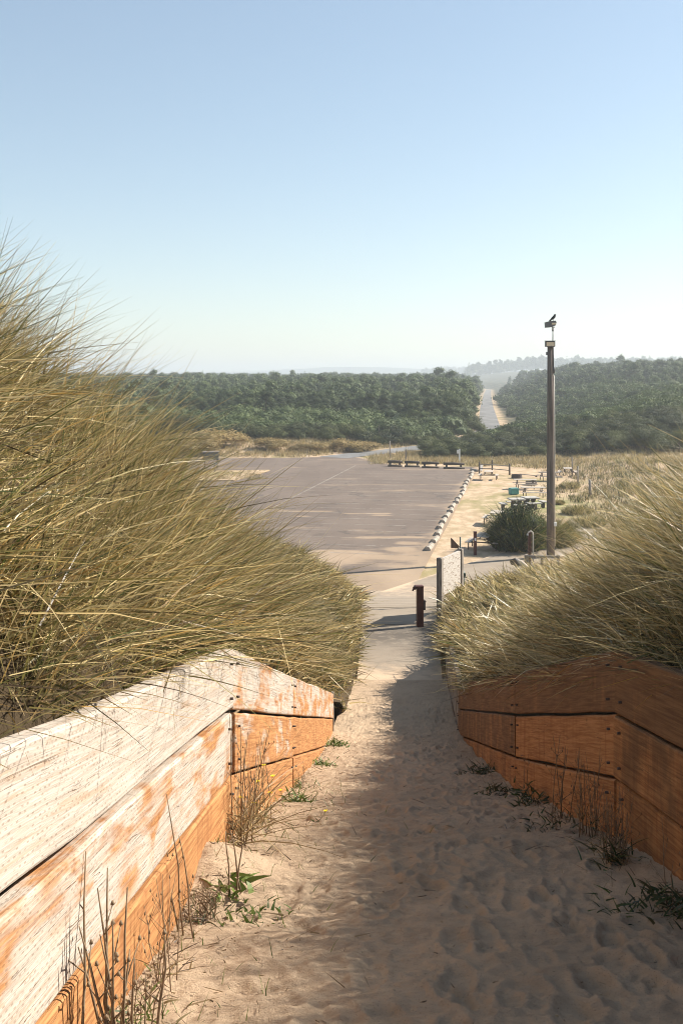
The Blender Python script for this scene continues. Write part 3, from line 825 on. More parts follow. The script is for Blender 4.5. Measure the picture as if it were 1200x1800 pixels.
# golden shrubs at the left edge of the car park, tan shrubs along the front of the wood
for (u, v, h, kd, nm, lab) in (
        (318, 800, 3.0, 'golden', 'golden_shrub', 'large golden shrub furthest left beyond the car park'), (345, 797, 2.9, 'golden', 'golden_shrub', 'golden shrub right behind the dark information board'),
        (372, 795, 2.7, 'golden', 'golden_shrub', 'golden shrub just right of the dark information board top'), (398, 795, 1.9, 'golden', 'golden_shrub', 'lower golden shrub at the right end of the golden thicket'),
        (610, 794, 2.1, 'golden', 'tan_shrub', 'round olive tan shrub alone before the wood, behind the far car park edge'), (545, 796, 1.6, 'golden', 'tan_shrub', 'small tan shrub in the pale grass belt, left of the round olive one'),
        (640, 793, 1.5, 'golden', 'tan_shrub', 'small tan shrub touching the right side of the round olive one'), (470, 797, 1.9, 'golden', 'tan_shrub', 'tan shrub in the grass belt nearest the golden thicket')):
    x, y = onlot(u, v); y = max(y, 117) if u > 400 else y; x = (u-600)/F*y
    plant(kd, nm, x, y, float(G(x, y))-.1, h, 2.0, rg.uniform(0, 6), lab, 'shrub', None, rg)

for (x, y, h, lab) in ((17.2, 152, 2.6, 'light green bush at the left mouth of the access road, nearest of three'), (19.4, 161, 3.0, 'light green bush in the middle of the three left of the access road'), (21.2, 170, 3.2, 'light green bush farthest along the left side of the access road')):
    plant('scrub', 'roadside_bush', x, y, float(G(x, y))-.1, h, 2.6, rg.uniform(0, 6), lab, 'bush', None, rg)

# ------------------------------------------------------------------ grass
def blades(rg, base, az, tilt, length, width, droop, segs=4, kink=0.0):
    """ribbons: base (n,3); az, tilt of the start direction; droop bends them over as they rise"""
    n = len(base); t = np.linspace(0, 1, segs+1)
    d0 = np.stack([np.sin(tilt)*np.cos(az), np.sin(tilt)*np.sin(az), np.cos(tilt)], 1)
    hd = np.stack([np.cos(az), np.sin(az), np.zeros(n)], 1)
    g = hd*.55+np.array([0, 0, -.75])
    side = np.cross(d0, rg.normal(size=(n, 3))); side /= np.linalg.norm(side, axis=1)[:, None]
    P = base[:, None, :]+length[:, None, None]*(t[None, :, None]*d0[:, None, :]+(droop[:, None]*t[None, :]**2)[:, :, None]*g[:, None, :])
    if kink > 0:                                   # some stems are snapped over
        bk = rg.random(n) < kink; k0 = max(1, int(segs*.55)); kd = hd*rg.uniform(.2, 1.0, n)[:, None]+np.stack([rg.normal(0, .4, n), rg.normal(0, .4, n), rg.uniform(-1.1, -.1, n)], 1)
        kd /= np.linalg.norm(kd, axis=1)[:, None]
        for q in range(k0+1, segs+1): P[bk, q] = P[bk, k0]+(length[bk]*(t[q]-t[k0]))[:, None]*kd[bk]
    w = width[:, None]*(1-.92*t[None, :]**1.6)*.5
    A = P-side[:, None, :]*w[:, :, None]; B = P+side[:, None, :]*w[:, :, None]
    V = np.stack([A, B], 2).reshape(-1, 3)
    k = (segs+1)*2; b = np.arange(n)[:, None]*k+np.arange(segs)[None, :]*2
    Fs = np.stack([b, b+1, b+3, b+2], -1).reshape(-1, 4)
    return V, Fs, k
PAL = np.array([(.055, .075, .016), (.12, .132, .03), (.235, .20, .065), (.46, .35, .15), (.70, .56, .29), (.10, .072, .03), (.40, .25, .075)])
def blade_col(rg, n, wts):
    w = np.array(wts, float); i = rg.choice(len(PAL), n, p=w/w.sum()); c = PAL[i]*rg.uniform(.5, 1.4, (n, 1)); return np.clip(c+rg.normal(0, .006, (n, 3)), .005, 1)
def tufts(rg, n, fn, per, spread):
    """tuft centres in (d, y) -> blade bases; fn gives centres"""
    d, y = fn(n); m = rg.integers(per[0], per[1], n); idx = np.repeat(np.arange(n), m)
    a = rg.uniform(0, 6.28, len(idx)); r = spread*np.sqrt(rg.random(len(idx)))
    return d[idx]+np.cos(a)*r, y[idx]+np.sin(a)*r, idx, a
def dune_grass(name, label, side, zones, seed, baseaz, wts):
    rg = np.random.default_rng(seed); VV = []; FF = []; CC = []; b = 0
    for (y0, y1, dmax, dens, L0, L1, wd, segs, tl, dmin) in zones:
        area = (y1-y0)*dmax; per = (26, 52); n = int(area*dens/39)
        d, y, idx, a = tufts(rg, n, lambda n: (dmin+(dmax-dmin)*rg.random(n)**1.25, rg.uniform(y0, y1, n)), per, .17)
        hol = fbm(d*1.7+side*31, y*1.5, 3, 33+seed)
        keep = (d > (.05 if y0 < 14 else -.02)) & (hol > -.16+rg.normal(0, .05, len(d))); d, y, idx, a = d[keep], y[keep], idx[keep], a[keep]
        if side < 0: x = xL(y)-np.where(y < 14.6, .08, 0)-d; z = dune_left(np.maximum(d, 0), y)
        else: x = xR(y)+np.where(y < 18.6, .08, 0)+d; z = dune_right(np.maximum(d, 0), y)
        N = len(d)
        ta = rg.normal(0, .6, n)[idx]; tt = rg.normal(0, .2, n)[idx]; tL = rg.uniform(.75, 1.15, n)[idx]; tc = rg.random(n)
        az = baseaz+ta+rg.normal(0, .62, N)
        tilt = np.clip(tl+tt+rg.normal(0, .3, N), .02, 1.5)
        Ls = rg.uniform(L0, L1, N)*tL*(.55+.45*rg.random(N)); droop = rg.uniform(.05, .42, N)
        Ls = Ls*np.clip(.45+d/.5, .45, 1) if y0 >= 14 else Ls
        wdt = wd*rg.uniform(.5, 1.5, N); Ls = Ls*(1+.3*(rg.random(N) < .05)); Ls = np.minimum(Ls*np.where((d > 1.0) & (y < 9), 1.12, 1), .38+.145*y)
        if side > 0: Ls = Ls*np.where(y < 15, np.clip(.38+d*.8, .38, 1), 1)
        V, Fs, k = blades(rg, np.stack([x, y, z-.03], 1), az, tilt, Ls, wdt, droop, segs, .06)
        c = blade_col(rg, N, wts)*rg.uniform(.75, 1.25, n)[idx][:, None]; dry = (tc[idx] < .3)[:, None]; c = np.where(dry, c*.6+np.array([.36, .28, .14])*.4, c)
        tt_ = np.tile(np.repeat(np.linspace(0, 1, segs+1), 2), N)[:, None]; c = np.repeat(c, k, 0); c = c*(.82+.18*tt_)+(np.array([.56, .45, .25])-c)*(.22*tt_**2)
        VV.append(V); FF.append(Fs+b); CC.append(c); b += len(V)
        # fallen thatch close to the ground
        m = int(N*.65); j = rg.integers(0, N, m)
        V, Fs, k = blades(rg, np.stack([x[j]+rg.normal(0, .1, m), y[j]+rg.normal(0, .1, m), z[j]+rg.uniform(0, .16, m)], 1), rg.uniform(0, 6.28, m), rg.uniform(.9, 1.65, m), rg.uniform(.2, .6, m), wd*rg.uniform(.6, 1.3, m), rg.uniform(0, .35, m), 2)
        c = np.repeat(blade_col(rg, m, (.2, .2, 1, 3, 3, 2, 1)), k, 0); VV.append(V); FF.append(Fs+b); CC.append(c); b += len(V)
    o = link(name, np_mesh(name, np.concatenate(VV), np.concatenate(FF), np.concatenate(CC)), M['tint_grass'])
    tag(o, label, 'grass', kind='stuff')
# y0 y1 dmax density(blades/m2) len0 len1 width segs tilt dmin
dune_grass('dune_grass', 'tall olive and straw dune grass leaning right on the left dune', -1, [
    (1.6, 5.8, .75, 950, .35, .75, .0055, 5, 1.0, .04), (1.6, 4.5, 2.2, 1450, .6, 1.0, .006, 5, .66, .12), (4.5, 8.5, 3.2, 1450, .7, 1.2, .0072, 5, .58, .06), (8.5, 14.5, 4.6, 740, .65, 1.1, .013, 4, .6, .06), (14.5, 24, 6.0, 330, .45, .8, .024, 4, .64, .0), (24, 37, 7.0, 170, .35, .65, .034, 3, .55, .1)],
    101, -.25, (2.2, 2.6, 2.4, 3.2, 3.6, 1.6, 1.7))
dune_grass('dune_grass', 'sunlit pale yellow dune grass leaning left over the right retaining wall', 1, [
    (2.0, 5.0, 1.6, 900, .65, 1.15, .0072, 5, .72, .1), (5.0, 9.5, 3.2, 1050, .75, 1.25, .0074, 5, .70, .05), (9.5, 15, 4.6, 620, .65, 1.1, .013, 4, .68, .05), (15, 26, 7, 270, .45, .8, .025, 4, .75, .1), (26, 44, 9, 120, .3, .55, .034, 3, .6, .2)],
    102, math.pi+.35, (1.8, 2.0, 2.0, 3.2, 3.8, 1.4, .9))

def field_grass():
    """straw-coloured clumps on the flat: round the car park, picnic ground and the front of the woods"""
    rg = np.random.default_rng(55); P = []
    def scat(n, f):
        k = 0
        while k < n:
            p = f()
            if p is not None: P.append(p); k += 1
    def belt():
        x = rg.uniform(-50, 9); y = rg.uniform(113, 134); far = np.interp(x, [-62, -20, -6, 2, 3.5, 6], [113, 113, 112.5, 115.5, 115.5, 117])
        if y < far+.8 or abs(x-road_x(y)) < 3.6: return None
        return x, y, rg.uniform(.35, .9), 0
    scat(2600, belt)
    def barrier():
        x = rg.uniform(3, 24); y = rg.uniform(104, 121)
        if abs(x-road_x(y)) < 3.4 or x < road_x(y): return None
        return x, y, rg.uniform(.3, .7), 0
    scat(1100, barrier)
    def back():
        x = rg.uniform(13, 45); y = rg.uniform(98, 116)
        if y < 99+3*math.sin(x*.5): return None
        return x, y, rg.uniform(.3, .7), 0
    scat(1300, back)
    def right():
        y = rg.uniform(50, 100); x = y*rg.uniform(.2, .36); e = x-(.175*y+3.2+1.5*math.sin(y*.3))
        if e < 0 or rg.random() > .25+.12*e: return None
        return x, y, rg.uniform(.25, .75), (1 if rg.random() < .65 else 0)
    scat(1300, right)
    def isle():
        x, y = onlot(rg.uniform(310, 462), rg.uniform(829, 845))
        return x, y, rg.uniform(.08, .3), 0
    scat(260, isle)
    P = np.array(P); n = len(P); m = 16; idx = np.repeat(np.arange(n), m); N = n*m
    x = P[idx, 0]+rg.normal(0, .22, N); y = P[idx, 1]+rg.normal(0, .22, N); z = G(x, y)
    inis = (y > 84) & (y < 98) & (x < -6); z = np.where(inis, .12, z)
    V, Fs, k = blades(rg, np.stack([x, y, z-.03], 1), rg.uniform(0, 6.28, N), np.abs(rg.normal(.35, .25, N)), P[idx, 2]*rg.uniform(.6, 1.2, N), rg.uniform(.02, .045, N), rg.uniform(.05, .35, N), 2)
    c = blade_col(rg, N, (.3, .4, 1, 3, 4, .8, .4)); gr = blade_col(rg, N, (2, 2, 2, 1, .6, 1, .2))
    c = np.where((P[idx, 3] > 0)[:, None], gr, c)*.66
    tag(link('field_grass', np_mesh('field_grass', V, Fs, np.repeat(c, k, 0)), M['tint_grass']), 'dry straw-coloured grass tufts around the car park and picnic ground', 'grass', kind='stuff')
field_grass()

def blade_clump(name, label, cat, x, y, z, R_, h, n, wts, seed, width=.02, group=None, tilt=.45):
    rg = np.random.default_rng(seed); a = rg.uniform(0, 6.28, n); r = R_*np.sqrt(rg.random(n))
    hz = h*(1-.55*(r/R_)**2)
    V, Fs, k = blades(rg, np.stack([np.cos(a)*r, np.sin(a)*r, rg.uniform(0, .35, n)*hz], 1), a+rg.normal(0, .7, n), np.clip(tilt*(r/R_)+rg.normal(.15, .2, n), 0, 1.4), hz*rg.uniform(.45, .95, n), width*rg.uniform(.6, 1.3, n), rg.uniform(.1, .5, n), 3)
    c = np.repeat(blade_col(rg, n, wts), k, 0)
    o = link(name, np_mesh(name, V, Fs, c), M['tint_grass']); o.location = (x, y, z); return tag(o, label, cat, group)
bx, by = onlot(916, 973)
rbush = empty('leafy_bush', (bx, by+1.2, 0), 0, 'large dark green rounded bush beside the sidewalk, left of the lamp pole', 'bush')
o = blade_clump('blades', None, None, 0, 0, 0, 1.2, 2.6, 6000, (8, 2.5, .8, .3, .35, 1, .1), 61, .035, tilt=.4); o.parent = rbush; o.pop('kind', None)
me_ = protos['scrub'][1][0]; o = bpy.data.objects.new('foliage', me_); COL.objects.link(o); o.parent = rbush; o.scale = (.62, .6, .98)
bx, by = onlot(975, 968)
blade_clump('reed_bush', 'olive grassy bush right behind the foot of the lamp pole', 'bush', bx-.2, by+2.2, 0, 1.7, 1.8, 7000, (3, 3, 2, 1.4, 1, 1, .3), 62, .03, tilt=.6)
for i, (u, v, r, h, lab) in enumerate(((1012, 903, .9, .8, 'grey-green grass mound below the thick fence post on the right'), (1030, 925, 1.1, .9, 'wide grey-green grass mound nearest the right dune'), (1000, 858, .8, .7, 'small pale green clump beside the middle fence post'), (980, 886, .45, .4, 'smallest dark tuft on the bare ground right of the lamp pole'))):
    x, y = onlot(u, v); blade_clump('grass_mound', lab, 'plant', x, y, float(G(x, y)), r, h, 1500, (1, 1.5, 2, 2, 1.5, 1, .1), 63+i, .03, None)

# ------------------------------------------------------------------ built things
# wheel stops
ORD = ['nearest', 'second', 'third', 'fourth', 'fifth', 'sixth', 'seventh', 'eighth', 'ninth', 'tenth', 'eleventh', 'twelfth', 'thirteenth', 'fourteenth', 'fifteenth', 'sixteenth', 'seventeenth', 'eighteenth']
mb = MB(); mb.prism([(-.15, 0), (.15, 0), (.15, .07), (.1, .17), (.05, .195), (-.05, .195), (-.1, .17), (-.15, .07)], (0, -.74, 0), (0, .74, 0))
sm = mb.mesh('wheel_stop'); sm.materials.append(M['stop']); rz0 = -math.atan2(rd[0], rd[1])
for i, p in enumerate(stops):
    o = bpy.data.objects.new('wheel_stop', sm); COL.objects.link(o)
    o.location = (p[0]+random.uniform(-.11, .11)+rd[0]*.95, p[1]+rd[1]*.95, .018); o.rotation_euler = (0, 0, rz0+random.uniform(-.07, .07)+(.5 if i == 18 else 0))
    lab = 'nearest sandy concrete wheel stop at the sign end of the car park row' if i == 0 else ('farthest concrete wheel stop, turned askew beside the rail fence' if i == 18 else '%s concrete wheel stop along the row, counted from the sign end' % ORD[i])
    tag(o, lab, 'wheel stop', 'wheel stops along the car park edge')

# log barriers at the far end of the car park
for i, (u, v, wpx, lab) in enumerate(((694, 820, 25, 'weathered log barrier at the left end of the four, beside the tall grey post'), (724, 821, 27, 'weathered log barrier second from the left, right of the tagged post'), (756, 822.5, 30, 'weathered log barrier third from the left, casting a wide dark shadow'), (797, 824, 37, 'longest weathered log barrier, rightmost of the four, before the white signed post'))):
    x, y = onlot(u, v); w = wpx/F*y
    r = empty('log_barrier', (x, y, 0), -.06, lab, 'barrier', 'log barriers at the far end of the car park')
    mb = MB(); mb.tube([(-w/2, 0, .5), (0, .01, .51), (w/2, 0, .48)], [.13, .14, .125], 9); mb.build('rail', M['dark_wood'], r)
    for s_ in (-.34, .34):
        mb = MB(); mb.tube([(s_*w, .02, -.1), (s_*w, .02, .62)], [.1, .1], 8); mb.build('post', M['dark_wood'], r)
    mb = MB(); mb.tube([(-w/2, -.3, .1), (w/2, -.32, .09)], [.11, .1], 8); mb.build('footing_log', M['dark_wood'], r)

def post_at(name, u, v, hpx, wid, mat, lab, cat='post', rnd=False, group=None, lean=0):
    x, y = onlot(u, v); z = float(G(x, y)); y = F*(H-z)/(v-HOR); x = (u-600)/F*y; h = hpx/F*y
    o = empty(name, (x, y, z), 0, lab, cat, group)
    mb = MB()
    if rnd: mb.tube([(0, 0, -.3), (lean, 0, h)], [wid/2, wid/2*.92], 9)
    else: mb.box((0, 0, h/2-.15), (wid, wid, h+.3), .15, .012)
    mb.build('shaft', mat, o); return o, h
o, h = post_at('marker_post', 685, 806, 31, .14, M['grey_wood'], 'tall grey wooden post left of the log barriers, nearest the road', rnd=True)
o, h = post_at('marker_post', 713, 810, 25, .15, M['grey_wood'], 'grey post with a pale tag on top between the first two log barriers')
mb = MB(); mb.box((0, -.09, h-.18), (.2, .03, .26), 0, .008); mb.build('tag', M['white_tag'], o)
o, h = post_at('signed_post', 807, 813, 24, .13, M['white_tag'], 'white post with a small side plate behind the longest log barrier')
mb = MB(); mb.box((-.17, -.02, h-.3), (.22, .03, .4), 0, .008); mb.build('plate', M['white_tag'], o)
G3 = 'wooden fence posts at the right of the picnic ground'
post_at('fence_post', 1005, 836, 33, .13, M['grey_wood'], 'tall thin fence post behind the farthest right picnic table', 'fence post', True, G3)
post_at('fence_post', 1015, 853, 34, .13, M['grey_wood'], 'thin dark fence post in the middle of the right-hand line', 'fence post', True, G3)
post_at('fence_post', 1036, 873, 30, .22, M['grey_wood'], 'thick short weathered fence post nearest the right dune', 'fence post', True, G3)
o, h = post_at('marker_post', 834.5, 975, 40, .15, M['brown_paint'], 'dark brown square post with white label in front of the nearest picnic table')
mb = MB(); mb.box((-.0, -.085, h*.68), (.085, .012, .16), .15, .003); mb.build('label_plate', M['white_tag'], o)
mb = MB(); mb.box((0, 0, h+.012), (.165, .165, .03), .15, .008); mb.build('cap', M['brown_paint'], o)

# rail fence at the far right corner of the car park
fx, fy = onlot(842, 832); gx, gy = onlot(895, 834.5)
r = empty('rail_fence', (fx, fy, 0), 0, 'dark two-rail fence behind the farthest left picnic table', 'fence')
for k, t in enumerate((0, .47, 1)):
    mb = MB(); mb.tube([((gx-fx)*t, (gy-fy)*t+(.8 if k == 1 else 0), -.1), ((gx-fx)*t, (gy-fy)*t+(.8 if k == 1 else 0), 1.05+(.2 if k == 1 else 0))], .075, 8); mb.build('post', M['dark_wood'], r)
for z_ in (.42, .82):
    mb = MB(); mb.tube([(-.02, .06, z_+.03), ((gx-fx)*.47, (gy-fy)*.47+.72, z_), (gx-fx+.05, gy-fy+.06, z_-.02)], .045, 7); mb.build('rail', M['grey_wood'], r)
x, y = onlot(845.5, 829)
o = empty('marker_board', (x, y, 0), .5, 'small white leaning board at the left end of the rail fence', 'sign')
mb = MB(); mb.box((0, 0, .4), (.3, .04, .62), 0, .01, ry=.12); mb.build('panel', M['white_tag'], o)
mb = MB(); mb.box((0, .06, .35), (.07, .05, .75), 0, .01); mb.build('stake', M['grey_wood'], o)

# picnic tables
def table_timber(x, y, rz, lab, L=1.85, dark=False):
    r = empty('picnic_table', (x, y, 0), rz, lab, 'picnic table', 'picnic tables')
    mb = MB()
    for k in range(4): mb.box((0, -.285+.19*k, .745), (L, .178, .045), 0, .008)
    mb.build('tabletop', M['grey_wood'] if dark else M['table_top'], r)
    for s_ in (-1, 1):
        mb = MB()
        for k in (-.5, .5): mb.box((0, s_*.72+k*.15, .44), (L, .138, .04), 0, .008)
        mb.build('bench', M['grey_wood'] if dark else M['table_top'], r)
    for s_ in (-1, 1):
        xx = s_*L*.34; mb = MB()
        for q in (-1, 1): mb.tube([(xx, q*.72, .02), (xx, q*.72, .36), (xx, q*.66, .41), (xx, q*.34, .43), (xx, q*.3, .5), (xx, q*.3, .72)], .032, 7)
        mb.tube([(xx, -.36, .43), (xx, .36, .43)], .03, 7); mb.tube([(xx, -.36, .71), (xx, .36, .71)], .028, 7)
        mb.build('frame', M['rust'], r)
    return r
def table_block(x, y, rz, lab):
    r = empty('concrete_table', (x, y, 0), rz, lab, 'picnic table', 'concrete picnic tables')
    mb = MB(); mb.box((0, 0, .73), (1.05, .95, .09), 0, .02); mb.build('tabletop', M['grey_concrete'], r)
    for s_ in (-1, 1):
        mb = MB()
        prof = [(.36, 0), (.3, .12), (.17, .32), (.17, .42), (.3, .58), (.4, .684)]
        P = [(a, b) for a, b in prof]+[(-a, b) for a, b in prof[::-1]]
        n = len(P); xx = s_*.22
        V = [(xx-.07, a, b) for a, b in P]+[(xx+.07, a, b) for a, b in P]
        mb.add(V, [(i, (i+1) % n, n+(i+1) % n, n+i) for i in range(n)]+[tuple(range(n)), tuple(range(2*n-1, n-1, -1))]); mb.build('pedestal', M['dark_wood'] if False else M['rust'], r)
    for (sx, sy) in ((-1, 0), (1, 0), (0, -1), (0, 1)):
        mb = MB(); mb.box((sx*.95, sy*.9, .44), (.42 if sx else .9, .9 if sx else .38, .07), 0, .015); 
        b = mb.build('seat', M['grey_concrete'], r)
        mb = MB(); mb.box((sx*.95, sy*.9, .2), (.2, .24, .4), 0, .02); mb.build('seat_block', M['rust'], r)
    return r
for (u, v, rz, lab, kind) in (
        (858, 843, 1.35, 'pale picnic table seen end-on in front of the far rail fence', 't'),
        (922, 859, -.06, 'picnic table seen side-on right behind the teal box', 't'),
        (936, 874, -.04, 'long picnic table with both benches showing, left of the lamp pole', 't'),
        (873, 921, 1.28, 'picnic table end-on at the left edge of the dark bush, pale top', 't'),
        (850, 965, 1.25, 'nearest picnic table, half hidden by the dark bush, behind the brown post', 't'),
        (997, 837, 1.4, 'picnic table with pale top and benches beside the tall thin fence post', 't'),
        (964, 845, -.03, 'dark low picnic table partly hidden behind the lamp pole', 'd'),
        (907, 896, .12, 'concrete picnic table with square pale top, left of its darker twin', 'c'),
        (931, 893, .2, 'concrete picnic table on hourglass pedestal, nearest the lamp pole', 'c')):
    x, y = onlot(u, v)
    if kind == 'c': table_block(x, y, rz, lab)
    else: table_timber(x, y, rz, lab, 1.85 if rz < 1 else 1.6, kind == 'd')
# fire rings, fallen plank, teal box
for (u, v, lab) in ((907.5, 840, 'dark rusty fire ring alone on the bare ground beyond the tables'), (933, 852, 'low dark fire ring just behind the side-on table by the teal box')):
    x, y = onlot(u, v); r = empty('fire_ring', (x, y, 0), .1, lab, 'fire ring', 'fire rings of the picnic ground')
    mb = MB(); n = 20; V = []; Fs = []
    for i in range(n):
        a = 2*math.pi*i/n
        for (rr, zz) in ((.5, -.02), (.47, .3), (.43, .3), (.45, -.02)): V.append((rr*math.cos(a), rr*math.sin(a), zz))
    for i in range(n):
        j = (i+1) % n
        for q in range(4): Fs.append((i*4+q, j*4+q, j*4+(q+1) % 4, i*4+(q+1) % 4))
    mb.add(V, Fs); mb.build('ring', M['rust'], r)
    mb = MB(); mb.tube([(-.44, .0, .305), (.44, .0, .305)], .015, 6)
    for k in range(5): mb.tube([(-.38, -.2+.1*k, .32), (.38, -.2+.1*k, .32)], .01, 5)
    mb.build('grate', M['rust'], r)
x, y = onlot(930, 838); x2, y2 = onlot(947, 840)
o = empty('fallen_plank', (x, y, 0), -.05, 'long grey plank lying tilted on the ground right of the fire ring', 'plank')
mb = MB(); mb.box((0, 0, .16), (1.7, .22, .06), 0, .01, ry=.1); mb.build('plank', M['grey_wood'], o)
mb = MB(); mb.box((.6, 0, .06), (.16, .26, .14), 0, .02); mb.build('chock', M['dark_wood'], o)
x, y = onlot(902, 869)
o = empty('storage_box', (x, y, 0), .35, 'teal metal box with lid on the picnic ground', 'box')
mb = MB(); mb.box((0, 0, .23), (.66, .5, .44), 0, .03); mb.build('body', M['teal'], o)
mb = MB(); mb.box((0, 0, .475), (.7, .54, .05), 0, .02); mb.build('lid', M['teal'], o)

# brown water fountain post at the landing
bz = float(pathZ(22.45)); bxx = (737.5-600)/F*22.45
o = empty('fountain_post', (bxx, 22.45, bz+.012), 0, 'reddish brown square post with spout and valve standing on the concrete path', 'bollard')
mb = MB(); mb.box((0, 0, .44), (.145, .145, .9), .1, .008); mb.build('shaft', M['brown_paint'], o)
mb = MB(); mb.box((-.02, 0, .9), (.2, .16, .04), .1, .01); mb.box((-.12, -.01, .862), (.07, .09, .07), .1, .015); mb.tube([(-.15, -.01, .84), (-.16, -.01, .8)], .02, 8); mb.build('spout', M['brown_paint'], o)
mb = MB(); mb.box((.095, -.02, .5), (.05, .1, .2), .1, .01); mb.tube([(.1, -.02, .43), (.1, -.02, .37)], .028, 8); mb.tube([(.085, -.02, .56), (.14, -.02, .56)], .02, 8); mb.build('valve_box', M['rust'], o)

# peeling white sign board
sx0, sy0, sx1, sy1 = 2.27, 23.0, 2.89, 24.2
sz = float(pathZ(23.1))
o = empty('sign_board', (sx0, sy0, sz), math.atan2(sy1-sy0, sx1-sx0), 'weathered white notice board with peeling paint beside the concrete path', 'sign')
LL = math.hypot(sx1-sx0, sy1-sy0)
mb = MB(); mb.box((0, 0, .62), (.125, .125, 1.72), 0, .012); mb.build('post', M['grey_wood'], o)
mb = MB(); mb.box((LL, 0, .62), (.12, .12, 1.72), 0, .012); mb.build('post', M['grey_wood'], o)
mb = MB()
out = [(.065, .62), (.1, .585), (LL-.1, .585), (LL-.06, .63), (LL-.06, 1.4), (LL-.1, 1.445), (.1, 1.445), (.065, 1.41)]
n = len(out); V = [(a, -.03, b) for a, b in out]+[(a, .03, b) for a, b in out]
mb.add(V, [tuple(range(n)), tuple(range(2*n-1, n-1, -1))]+[(i, n+i, n+(i+1) % n, (i+1) % n) for i in range(n)]); mb.build('panel', M['peeling'], o)
# metal post with triangular plate, and short steel-banded post behind the board
px, py = (808.5-600)/F*25.2, 25.2; pz = float(pathZ(py))
o = empty('trail_marker', (px, py, pz), 0, 'thin dark green metal post with a brown triangular plate behind the notice board', 'sign')
mb = MB(); mb.tube([(0, 0, -.2), (.0, 0, 1.78)], .02, 7); mb.box((-.02, .02, .75), (.075, .05, 1.5), .2, .006); mb.build('shaft', M['green_metal'], o)
mb = MB(); V = [(-.235, -.012, 1.5), (-.06, -.012, 1.5), (-.02, -.012, 1.54), (-.225, -.012, 1.76), (-.24, -.012, 1.75)]; V = V+[(a, .012, c) for a, b, c in V]
mb.add(V, [tuple(range(5)), tuple(range(9, 4, -1))]+[(i, 5+i, 5+(i+1) % 5, (i+1) % 5) for i in range(5)]); mb.build('plate', simple('brown_plate', (.2, .13, .09), .6), o)
px, py = (813.5-600)/F*25.9, 25.9; pz = float(pathZ(py))
o = empty('gate_post', (px, py, pz), 0, 'green metal post with a white band standing right of the notice board', 'post')
mb = MB(); mb.tube([(0, 0, -.2), (0, 0, .92)], .045, 9); mb.tube([(-.02, 0, .9), (-.06, 0, 1.5)], .014, 6); mb.build('shaft', M['green_metal'], o)
mb = MB(); mb.tube([(-.055, -.02, .93), (-.055, -.02, 1.16)], .04, 9); mb.build('band', M['white_tag'], o)
mb = MB(); mb.box((0, -.05, .82), (.12, .06, .12), 0, .012); mb.tube([(0, -.06, .82), (.08, -.08, .76)], .015, 6); mb.build('latch', M['green_metal'], o)

# outdoor shower and grey rail fence by the lamp pole
px, py = (934-600)/F*45, 45.0
o = empty('outdoor_shower', (px, py, .3), 0, 'outdoor shower, brown post with pale hooked pipe, at the foot of the right dune', 'shower')
mb = MB(); mb.box((-.09, .08, .78), (.14, .12, 1.9), 0, .012); mb.build('post', M['brown_paint'], o)
mb = MB(); mb.tube([(.06, 0, -.3), (.06, 0, 1.62), (.04, 0, 1.74), (-.04, 0, 1.8), (-.13, 0, 1.76), (-.19, 0, 1.66)], .03, 9); mb.build('pipe', M['pale_pipe'], o)
mb = MB(); mb.tube([(-.19, 0, 1.67), (-.2, 0, 1.6)], [.03, .055], 9); mb.build('shower_head', M['steel'], o)
px, py = (924.5-600)/F*43.5, 43.5
o = empty('rail_fence', (px, py, .3), 0, 'grey weathered rail fence in the grass in front of the lamp pole', 'fence')
for (q, w, hh) in ((0, .15, 1.0), (.7, .1, .85), (1.42, .12, .95)):
    mb = MB(); mb.box((q, q*.12, hh/2-.2), (w, w, hh+.4), .1, .012); mb.build('post', M['grey_wood'], o)
mb = MB(); mb.box((.72, .02, .9), (1.5, .06, .12), .12, .01, ry=.05); mb.build('rail', M['grey_wood'], o)
mb = MB(); mb.box((.72, .02, .38), (1.45, .06, .12), .12, .01, ry=.03); mb.build('rail', M['grey_wood'], o)
px, py = (909-600)/F*42, 42.0
o = empty('driftwood_log', (px, py, .9), 0, 'pale driftwood log with a dark broken end lying in the grass by the rail fence', 'log')
mb = MB(); mb.tube([(-.1, .1, .42), (.15, 0, .3), (.5, -.1, .02), (.8, -.2, -.3)], [.1, .12, .1, .07], 9); mb.build('log', M['driftwood'], o)
mb = MB(); mb.tube([(-.26, .16, .3), (-.12, .1, .36), (.1, .03, .2)], [.1, .17, .13], 8); mb.build('stump', M['dark_wood'], o)

# lamp pole and bird
PY = 50.0; PX = (967-600)/F*PY
o = empty('lamp_pole', (PX, PY, 0), 0, 'tall weathered wooden light pole carrying two floodlights', 'lamp pole')
def pz(v): return H-(v-HOR)/F*PY
def pxl(u): return (u-600)/F*PY-PX
mb = MB(); mb.tube([(0, 0, -.4), (0, 0, 3), (0, 0, 7), (-.012, 0, pz(607))], [.205, .195, .172, .15], 18); mb.build('shaft', M['pole_wood'], o)
mb = MB(); mb.tube([(.2, -.06, .6), (.185, -.06, 5), (.165, -.06, pz(660))], .028, 8); mb.build('conduit', M['pale_pipe'], o)
mb = MB(); mb.box((.2, -.1, pz(921)), (.16, .1, .2), 0, .015); mb.build('junction_box', M['white_tag'], o)
mb = MB(); mb.tube([(.15, -.1, pz(656)), (.15, -.1, pz(645))], .05, 8); mb.tube([(.13, -.1, pz(645)), (.11, -.12, pz(612)), (.1, -.1, pz(606))], .018, 7); mb.build('cable', M['grey_metal'], o)
mb = MB(); mb.box((-.19, -.02, pz(621.5)), (.08, .1, .15), 0, .012); mb.build('photocell', M['grey_metal'], o)
fz = pz(605); fxx = pxl(964.5)
